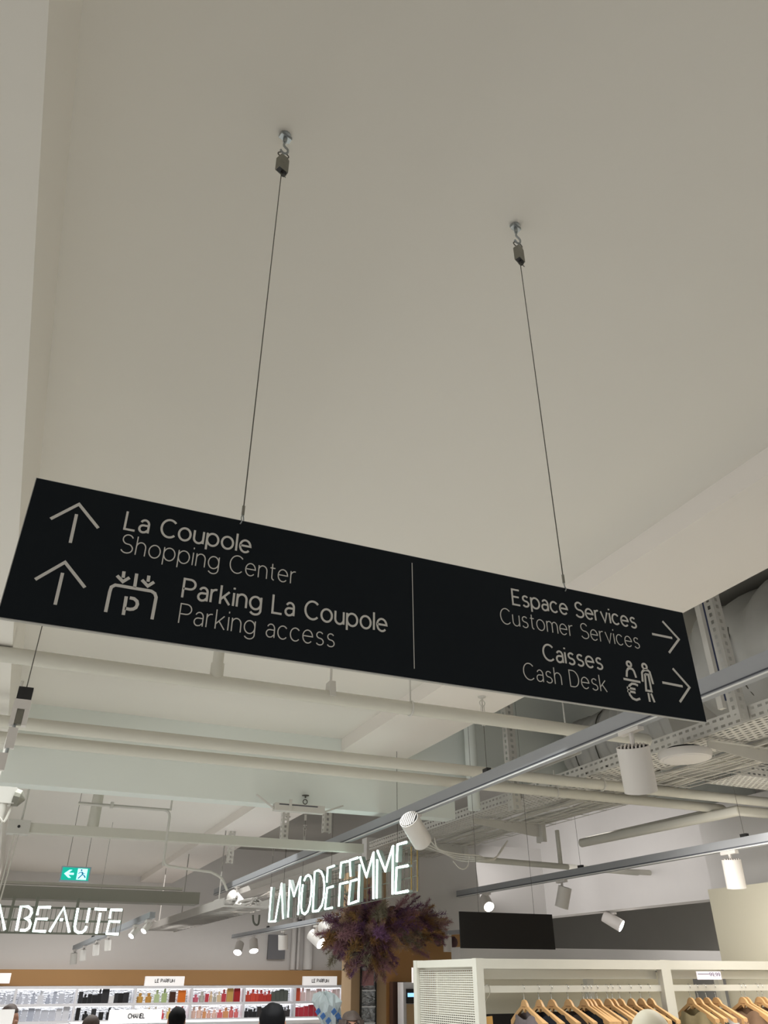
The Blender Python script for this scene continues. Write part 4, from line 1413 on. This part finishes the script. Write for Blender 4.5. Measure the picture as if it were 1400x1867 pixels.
# price card
a_, c_ = aty(1269, 1771, RY-.04), aty(1316, 1786, RY-.04)
pc = thing('price_card', ((a_.x+c_.x)/2, RY-.04, c_.z), 'white price card fixed above the right clothes rail', 'price card')
MB().box(a_.x, c_.x, RY-.04, RY-.037, c_.z, a_.z).build('card', mat('price_card_paper', (236, 228, 240), .6), pc)
text_mesh('99,99', a_.x+(c_.x-a_.x)*.52, c_.x-.01, c_.z+(a_.z-c_.z)*.40, (a_.z-c_.z)*.42, .003, lambda u, v, t: Vector((u, RY-.0401-t, v)), 0, .001).build('lettering', mat('price_ink', (96, 84, 110), .6), pc)
MB().box(a_.x+.01, a_.x+(c_.x-a_.x)*.5, RY-.0415, RY-.04, c_.z+(a_.z-c_.z)*.66, c_.z+(a_.z-c_.z)*.72).build('printed_line', mat('price_ink', (96, 84, 110), .6), pc)


# hangers and garments
def hanger_parts():
    fr = lambda u, v, t: Vector((t, u, v))
    up_, lo_ = [], []
    for k in range(-14, 15):
        u = k/14*.215
        a = abs(u)/.215
        up_.append((u, .006 - .032*min(1, a/.22)**2 - .095*max(0, a-.12)**1.15))
        lo_.append((u, -.038 - .02*a - .095*a**1.5 - .0*a))
    lo_ = [(u, min(v, up_[i][1]-.022)) for i, (u, v) in enumerate(lo_)]
    lo_[14] = (0, -.062)
    b = MB()
    n = len(up_)
    vs = []
    for t in (-1, 1):
        for i, (u, v) in enumerate(up_):
            th = .007 + .010*(abs(u)/.215)**2
            vs.append(fr(u, v, t*th + .02*(abs(u)/.215)**2))
        for i, (u, v) in enumerate(lo_):
            th = .007 + .010*(abs(u)/.215)**2
            vs.append(fr(u, v, t*th + .02*(abs(u)/.215)**2))
    fs = []
    for i in range(n-1):
        fs += [(i, i+1, n+i+1, n+i), (2*n+i, 3*n+i, 3*n+i+1, 2*n+i+1), (i, 2*n+i, 2*n+i+1, i+1), (n+i, n+i+1, 3*n+i+1, 3*n+i)]
    fs += [(0, n, 3*n, 2*n), (n-1, 3*n-1, 4*n-1, 2*n-1)]
    b.add(vs, fs)
    body = b
    h = MB().tube(smoothpath([(0, 0, -.01), (0, .002, .025), (0, .012, .045), (0, .018, .06), (0, .012, .078), (0, 0, .083), (0, -.014, .074), (0, -.018, .060)], 4), .0022, 6)
    m_ = MB().box(-.0085, -.0068, -.022, .022, -.034, -.030)
    return body, h, m_


HB, HH, HM = hanger_parts()
def mesh_of(b, name, m, smooth=False):
    me = bpy.data.meshes.new(name)
    me.from_pydata([tuple(v) for v in b.v], [], b.f)
    me.materials.append(m)
    if smooth: me.polygons.foreach_set('use_smooth', [True]*len(me.polygons))
    return me


hb_me, hh_me, hm_me = mesh_of(HB, 'wood_body', M['wood']), mesh_of(HH, 'hook', M['chrome'], True), mesh_of(HM, 'engraved_mark', M['woodmark'])


def garment_mesh(rgb, seed, neck=.09):
    rg_ = random.Random(seed)
    n, m_ = 15, 16
    vs, fs = [], []
    for side in (-1, 1):
        for j in range(m_+1):
            for i in range(n+1):
                u = -1 + 2*i/n
                a = abs(u)
                top = -.040 - .095*max(0, a-.12)**1.15 - .01*a
                if a < .42: top -= (.42-a)*(.16 if side < 0 else .05)
                w = .23 + .03*(j/m_)
                z = top - (j/m_)*(.62 + top*.3)
                th = (.024 + .012*math.sin(u*9 + seed) + .01*math.sin(j*.9 + u*4)) * (.5 + .5*min(1, j/3))
                vs.append((side*th + .02*a*a, u*w, z))
    N = (n+1)*(m_+1)
    for s_ in range(2):
        for j in range(m_):
            for i in range(n):
                q = s_*N + j*(n+1) + i
                fs.append((q, q+1, q+n+2, q+n+1) if s_ else (q, q+n+1, q+n+2, q+1))
    for j in range(m_):
        for i in (0, n):
            q = j*(n+1)+i
            fs.append((q, q+n+1, N+q+n+1, N+q) if i else (q, N+q, N+q+n+1, q+n+1))
    me = bpy.data.meshes.new('garment')
    me.from_pydata(vs, [], fs)
    me.materials.append(mat('cloth_%d_%d_%d' % rgb, rgb, .9, var=.12, scale=40, bump=.1))
    me.polygons.foreach_set('use_smooth', [True]*len(me.polygons))
    return me


def hang(px, rot, rgb, glabel, hlabel, yoff=0):
    q = aty(px, 1803, RY+.02+yoff)
    z = zrod + .018 - .083 - .002 + .006
    h = thing('coat_hanger', (q.x, RY+.02+yoff, z), hlabel, 'hanger', 'wooden hangers on the white racks')
    h.rotation_euler = (0, 0, math.radians(rot*.6 - 20))
    for nm, me in (('wood_body', hb_me), ('hook', hh_me), ('engraved_mark', hm_me)):
        o = bpy.data.objects.new(nm, me)
        COL.objects.link(o)
        o.parent = h
    if rgb:
        g = bpy.data.objects.new('garment', garment_mesh(rgb, int(px)))
        COL.objects.link(g)
        g.location, g.rotation_euler = h.location, h.rotation_euler
        tag(g, glabel, 'clothing', 'clothes hanging on the racks')


NB = (30, 32, 42)
specs = [
 (954, 24, (120, 110, 112), 'mauve grey top', 'first wooden hanger from the left post'), (981, 28, NB, 'navy top', 'second wooden hanger from the left post'),
 (1004, 38, (34, 34, 36), 'black knit', 'third wooden hanger from the left post'), (1034, 36, (60, 50, 46), 'dark brown garment', 'fourth wooden hanger from the left post'),
 (1062, 38, (26, 27, 32), 'black jacket', 'first hanger of the crowded middle row'), (1069, 36, None, '', 'bare hanger second in the crowded middle row'), (1076, 36, None, '', 'bare hanger third in the crowded middle row'),
 (1087, 38, (30, 30, 34), 'thin black blouse', 'fourth hanger of the crowded middle row'), (1106, 38, (112, 110, 106), 'grey wool coat', 'hanger holding the grey coat'),
 (1115, 36, None, '', 'bare hanger right of the grey coat'), (1128, 38, (36, 34, 36), 'charcoal skirt top', 'hanger above the cream mannequin head, left'),
 (1148, 34, (48, 46, 50), 'striped dark shirt', 'hanger above the cream mannequin head'), (1166, 34, (60, 44, 40), 'brown shirt', 'hanger beside the crystal chain'),
 (1183, 30, (40, 36, 34), 'dark cardigan', 'last hanger before the middle post'),
 (1256, 22, (176, 160, 124), 'khaki trench coat', 'first hanger right of the middle post'), (1270, 24, (64, 74, 70), 'dark green shirt', 'second hanger right of the middle post'),
 (1285, 26, (206, 204, 200), 'white blouse', 'third hanger right of the middle post'), (1302, 30, (160, 128, 100), 'camel cardigan', 'fourth hanger right of the middle post'),
 (1350, 26, (140, 112, 88), 'tan top with a white tag', 'first hanger of the pair near the right edge'), (1357, 28, (150, 122, 96), 'beige top', 'second hanger of the group near the right edge'),
 (1380, 30, (120, 92, 74), 'brown top', 'hanger second from the right edge'), (1388, 32, (134, 104, 82), 'light brown top', 'hanger at the right edge')]
for px, rot, rgb, g_, h_l in specs:
    hang(px, rot, rgb, g_ + ' on the ' + h_l if len((g_ + ' on the ' + h_l).split()) <= 16 else g_, h_l + ', on the white rack', 0.0 if px < 1200 else .03)
# wire hanger with tan bag
q = aty(887, 1803, RY)
wh = thing('wire_hanger', (q.x, RY+.02, zrod), 'thin wire hanger with a tan strap beside the left post', 'hanger')
MB().tube(smoothpath([(q.x-.01, RY+.02, zrod+.016), (q.x+.015, RY, zrod+.022), (q.x+.02, RY-.0, zrod-.02), (q.x-.02, RY, zrod-.07), (q.x-.045, RY-.0, zrod-.12), (q.x-.04, RY, zrod-.14)], 4), .0018, 5).build('wire', M['chrome'], wh)
b = MB()
b.prism([(-.045, 0), (.025, .004), (.035, -.25), (-.028, -.25)], lambda u, v, t: Vector((q.x+u, RY+t, zrod-.14+v)), -.006, .006)
b.build('strap', mat('ochre_leather', (196, 150, 82), .5), wh)
# mannequin head in front of the rack
def ellipsoid(b, c, rx, ry, rz, n=20, m_=14, fn=None):
    c = Vector(c)
    vs, fs = [], []
    for i in range(m_+1):
        ph = math.pi*i/m_
        for k in range(n):
            th = 2*math.pi*k/n
            v = Vector((rx*math.sin(ph)*math.cos(th), ry*math.sin(ph)*math.sin(th), rz*math.cos(ph)))
            if fn: v = fn(v)
            vs.append(c + v)
    for i in range(m_):
        for k in range(n):
            l = (k+1) % n
            fs.append((i*n+k, (i+1)*n+k, (i+1)*n+l, i*n+l))
    b.add(vs, fs)


q = aty(1181, 1841, 3.2)
mn = thing('mannequin', (q.x, 3.2, 0), 'cream mannequin, only its smooth bald head in view below the hangers', 'mannequin')
b = MB()
hc_ = Vector((q.x, 3.2, q.z-.115))
ellipsoid(b, hc_, .085, .10, .118, 26, 18, lambda v: Vector((v.x*(1 if v.z > -.03 else 1 + (v.z+.03)*3.2), v.y*(1 if v.z > -.03 else 1+(v.z+.03)*2.6) - (.012*math.exp(-((v.z+.01)/.02)**2 - (v.x/.015)**2)/1 if v.y < 0 else 0), v.z)))
b.build('head', M['manne'], mn, smooth=True)
MB().lathe((q.x, 3.21, 0), (0, 0, 1), [(.85, .13), (.95, .16), (1.1, .125), (1.3, .16), (1.42, .17), (1.48, .10), (1.52, .052), (hc_.z-.06, .048)], 22).build('torso', M['manne'], mn, smooth=True)
MB().lathe((q.x, 3.21, 0), (0, 0, 1), [(0, .16), (.015, .16), (.02, .015), (.86, .015)], 20).build('stand', M['chrome'], mn)


# ================================================================== PEOPLE
def person(px, py, Y, face, label, topcol, hair=None, hstyle='short', h=None, extra=None):
    q = aty(px, py, Y)
    H_ = q.z                                  # top of head
    o = thing('person', (q.x, Y, 0), label, 'person')
    s_ = H_/1.75
    R = Matrix.Rotation(face, 3, 'Z')
    def P(x, y, z): v = R @ Vector((x*s_, y*s_, 0)); return Vector((v.x, v.y, z*s_))
    joints = {
     'pel': (0, 0, .95, .13), 'wa': (0, 0, 1.10, .115), 'ch': (0, 0, 1.30, .135), 'sh': (0, 0, 1.42, .10), 'nk': (0, -.0, 1.50, .05), 'hd0': (0, -.015, 1.56, .062), 'hd1': (0, -.01, 1.64, .082), 'hd2': (0, 0, 1.685, .068),
     'no': (0, -.10, 1.605, .012),
     'ls': (.17, 0, 1.41, .055), 'le': (.21, .02, 1.13, .042), 'lw': (.21, -.06, .90, .028), 'lh': (.205, -.09, .82, .032),
     'rs': (-.17, 0, 1.41, .055), 're': (-.21, .02, 1.13, .042), 'rw': (-.21, -.06, .90, .028), 'rh': (-.205, -.09, .82, .032),
     'lhp': (.09, 0, .88, .09), 'lk': (.09, -.01, .50, .058), 'la': (.09, .02, .09, .04), 'lt': (.095, -.12, .035, .03),
     'rhp': (-.09, 0, .88, .09), 'rk': (-.09, -.01, .50, .058), 'ra': (-.09, .02, .09, .04), 'rt': (-.095, -.12, .035, .03)}
    edges = [('pel', 'wa'), ('wa', 'ch'), ('ch', 'sh'), ('sh', 'nk'), ('nk', 'hd0'), ('hd0', 'hd1'), ('hd1', 'hd2'), ('hd0', 'no'), ('sh', 'ls'), ('ls', 'le'), ('le', 'lw'), ('lw', 'lh'),
             ('sh', 'rs'), ('rs', 're'), ('re', 'rw'), ('rw', 'rh'), ('pel', 'lhp'), ('lhp', 'lk'), ('lk', 'la'), ('la', 'lt'), ('pel', 'rhp'), ('rhp', 'rk'), ('rk', 'ra'), ('ra', 'rt')]
    ks = list(joints)
    me = bpy.data.meshes.new('body')
    me.from_pydata([P(*joints[k][:3]) for k in ks], [(ks.index(a), ks.index(b_)) for a, b_ in edges], [])
    me.materials.append(M['skin'])
    bo = bpy.data.objects.new('body', me)
    COL.objects.link(bo)
    bo.parent = o
    md = bo.modifiers.new('skin', 'SKIN')
    md.use_smooth_shade = True
    for i, k in enumerate(ks):
        r = joints[k][3]*s_
        me.skin_vertices[0].data[i].radius = (r, r)
        me.skin_vertices[0].data[i].use_root = (k == 'pel')
    sb = bo.modifiers.new('smooth', 'SUBSURF')
    sb.levels = sb.render_levels = 2
    off = Vector((q.x, Y, 0))
    # shirt: shell a little larger than the trunk
    b = MB()
    prof = [(.80, .17, .12), (.95, .175, .125), (1.10, .155, .115), (1.30, .195, .135), (1.40, .205, .125), (1.45, .15, .09), (1.49, .075, .065)]
    n = 20
    vs, fs = [], []
    for z, rx, ry in prof:
        for k in range(n):
            a = 2*math.pi*k/n
            vs.append(off + P(rx*math.cos(a), ry*math.sin(a), z))
    for i in range(len(prof)-1):
        for k in range(n):
            l = (k+1) % n
            fs.append((i*n+k, i*n+l, (i+1)*n+l, (i+1)*n+k))
    b.add(vs, fs)
    for sg in (1, -1):
        b.tube([off + P(sg*.16, 0, 1.41), off + P(sg*.205, .02, 1.14), off + P(sg*.212, -.05, .93)], [.072*s_, .055*s_, .042*s_], 10)
    b.build('top', mat('shirt_%d_%d_%d' % topcol, topcol, .9), o, smooth=True)
    b = MB()
    for sg in (1, -1):
        b.tube([off + P(sg*.085, 0, .97), off + P(sg*.09, -.01, .5), off + P(sg*.09, .02, .07)], [.115*s_, .078*s_, .058*s_], 12)
    b.build('trousers', mat('trouser_dark', (40, 42, 50), .9), o, smooth=True)
    if hair:
        b = MB()
        c = off + P(0, .008, 1.648)
        rg_ = random.Random(int(px))
        def fn(v):
            loc = R.inverted() @ v
            k = 1 + .02*math.sin(loc.x*90) + .02*math.sin(loc.z*110 + loc.y*60)
            if loc.y < -.02 and loc.z < .03: k *= .80      # face opening
            return v*k
        low = -.10 if hstyle == 'short' else -.12
        ellipsoid(b, c, .088*s_, .098*s_, .098*s_, 26, 18, fn)
        if hstyle == 'long':
            for k in range(26):
                a = math.radians(-50 + 280*k/25)
                b.tube(smoothpath([c + P(.085*math.cos(a), .09*math.sin(a), .03), c + P(.10*math.cos(a), .105*math.sin(a), -.08), c + P(.105*math.cos(a), .11*math.sin(a), -.22)], 3), .018, 6)
        b.build('hair', M[hair], o, smooth=True)
    ears = MB()
    for sg in (1, -1):
        ellipsoid(ears, off + P(sg*.083, .0, 1.61), .012*s_, .018*s_, .03*s_, 8, 6)
    ears.build('ear', M['skin'], o, smooth=True)
    if extra == 'glasses':
        b = MB()
        for sg in (1, -1):
            b.tube(circ(off + P(sg*.034, -.088, 1.635), R @ Vector((1, 0, 0)), (0, 0, 1), .026, 14), .004, 5, closed=True)
            b.tube([off + P(sg*.06, -.085, 1.64), off + P(sg*.085, .01, 1.635)], .003, 5)
        b.tube([off + P(-.01, -.09, 1.64), off + P(.01, -.09, 1.64)], .003, 5)
        b.build('glasses', M['black'], o)
    return o


person(499, 1826, 5.9, math.radians(160), 'dark haired man seen from behind at bottom centre', (40, 42, 60), 'hairblack')
person(131, 1852, 5.2, math.radians(20), 'bald man at bottom left, only the crown of his head in view', (90, 70, 60))
person(641, 1841, 6.6, math.radians(-15), 'woman with glasses and long grey brown hair beside the tan column', (60, 60, 70), 'hairbrown', 'long', extra='glasses')
person(22, 1829, 9.0, math.radians(60), 'person with dark brown hair at the bottom left corner', (50, 50, 54), 'hairdark')
person(325, 1834, 8.8, math.radians(180), 'person with black hair behind the counter right of the lit brand plate', (24, 24, 28), 'hairblack')
person(169, 1849, 8.6, math.radians(150), 'person with brown hair left of the lit brand plate', (70, 56, 50), 'hairdark')
# wrapped bouquet
q = aty(598, 1838, 6.9)
bq = thing('wrapped_bouquet', (q.x, 6.9, q.z-.35), 'bouquet wrapped in shiny plastic with blue print, carried beside the woman', 'bouquet')
vs, fs = [], []
rg_ = random.Random(9)
n = 18
prof = [(-.30, .02), (-.16, .055), (-.03, .095), (.04, .10), (.09, .075), (.11, .03)]
for z, r in prof:
    for k in range(n):
        a = 2*math.pi*k/n
        w = 1 + .22*math.sin(k*2.4 + z*20) + rg_.uniform(-.1, .1)
        vs.append((q.x + r*w*math.cos(a) - z*.35, 6.9 + r*w*math.sin(a), q.z + z - .01 + .02*math.sin(k*1.7)))
for i in range(len(prof)-1):
    for k in range(n):
        l = (k+1) % n
        fs.append((i*n+k, i*n+l, (i+1)*n+l, (i+1)*n+k))
fs.append(tuple((len(prof)-1)*n+k for k in range(n)))
MB().add(vs, fs).build('wrapping', M['plastic'], bq)
b = MB()
for k in range(6):
    a = 3.6 + k*.42
    c = Vector((q.x + .104*math.cos(a) - .01, 6.9 + .125*math.sin(a), q.z - .02 - .03*(k % 3)))
    b.obox(c, (.014, .004, .012), (-.002, .003, 0), (.010, 0, -.012))
b.build('blue_print', mat('print_blue', (70, 110, 170), .5), bq, kind='stuff')
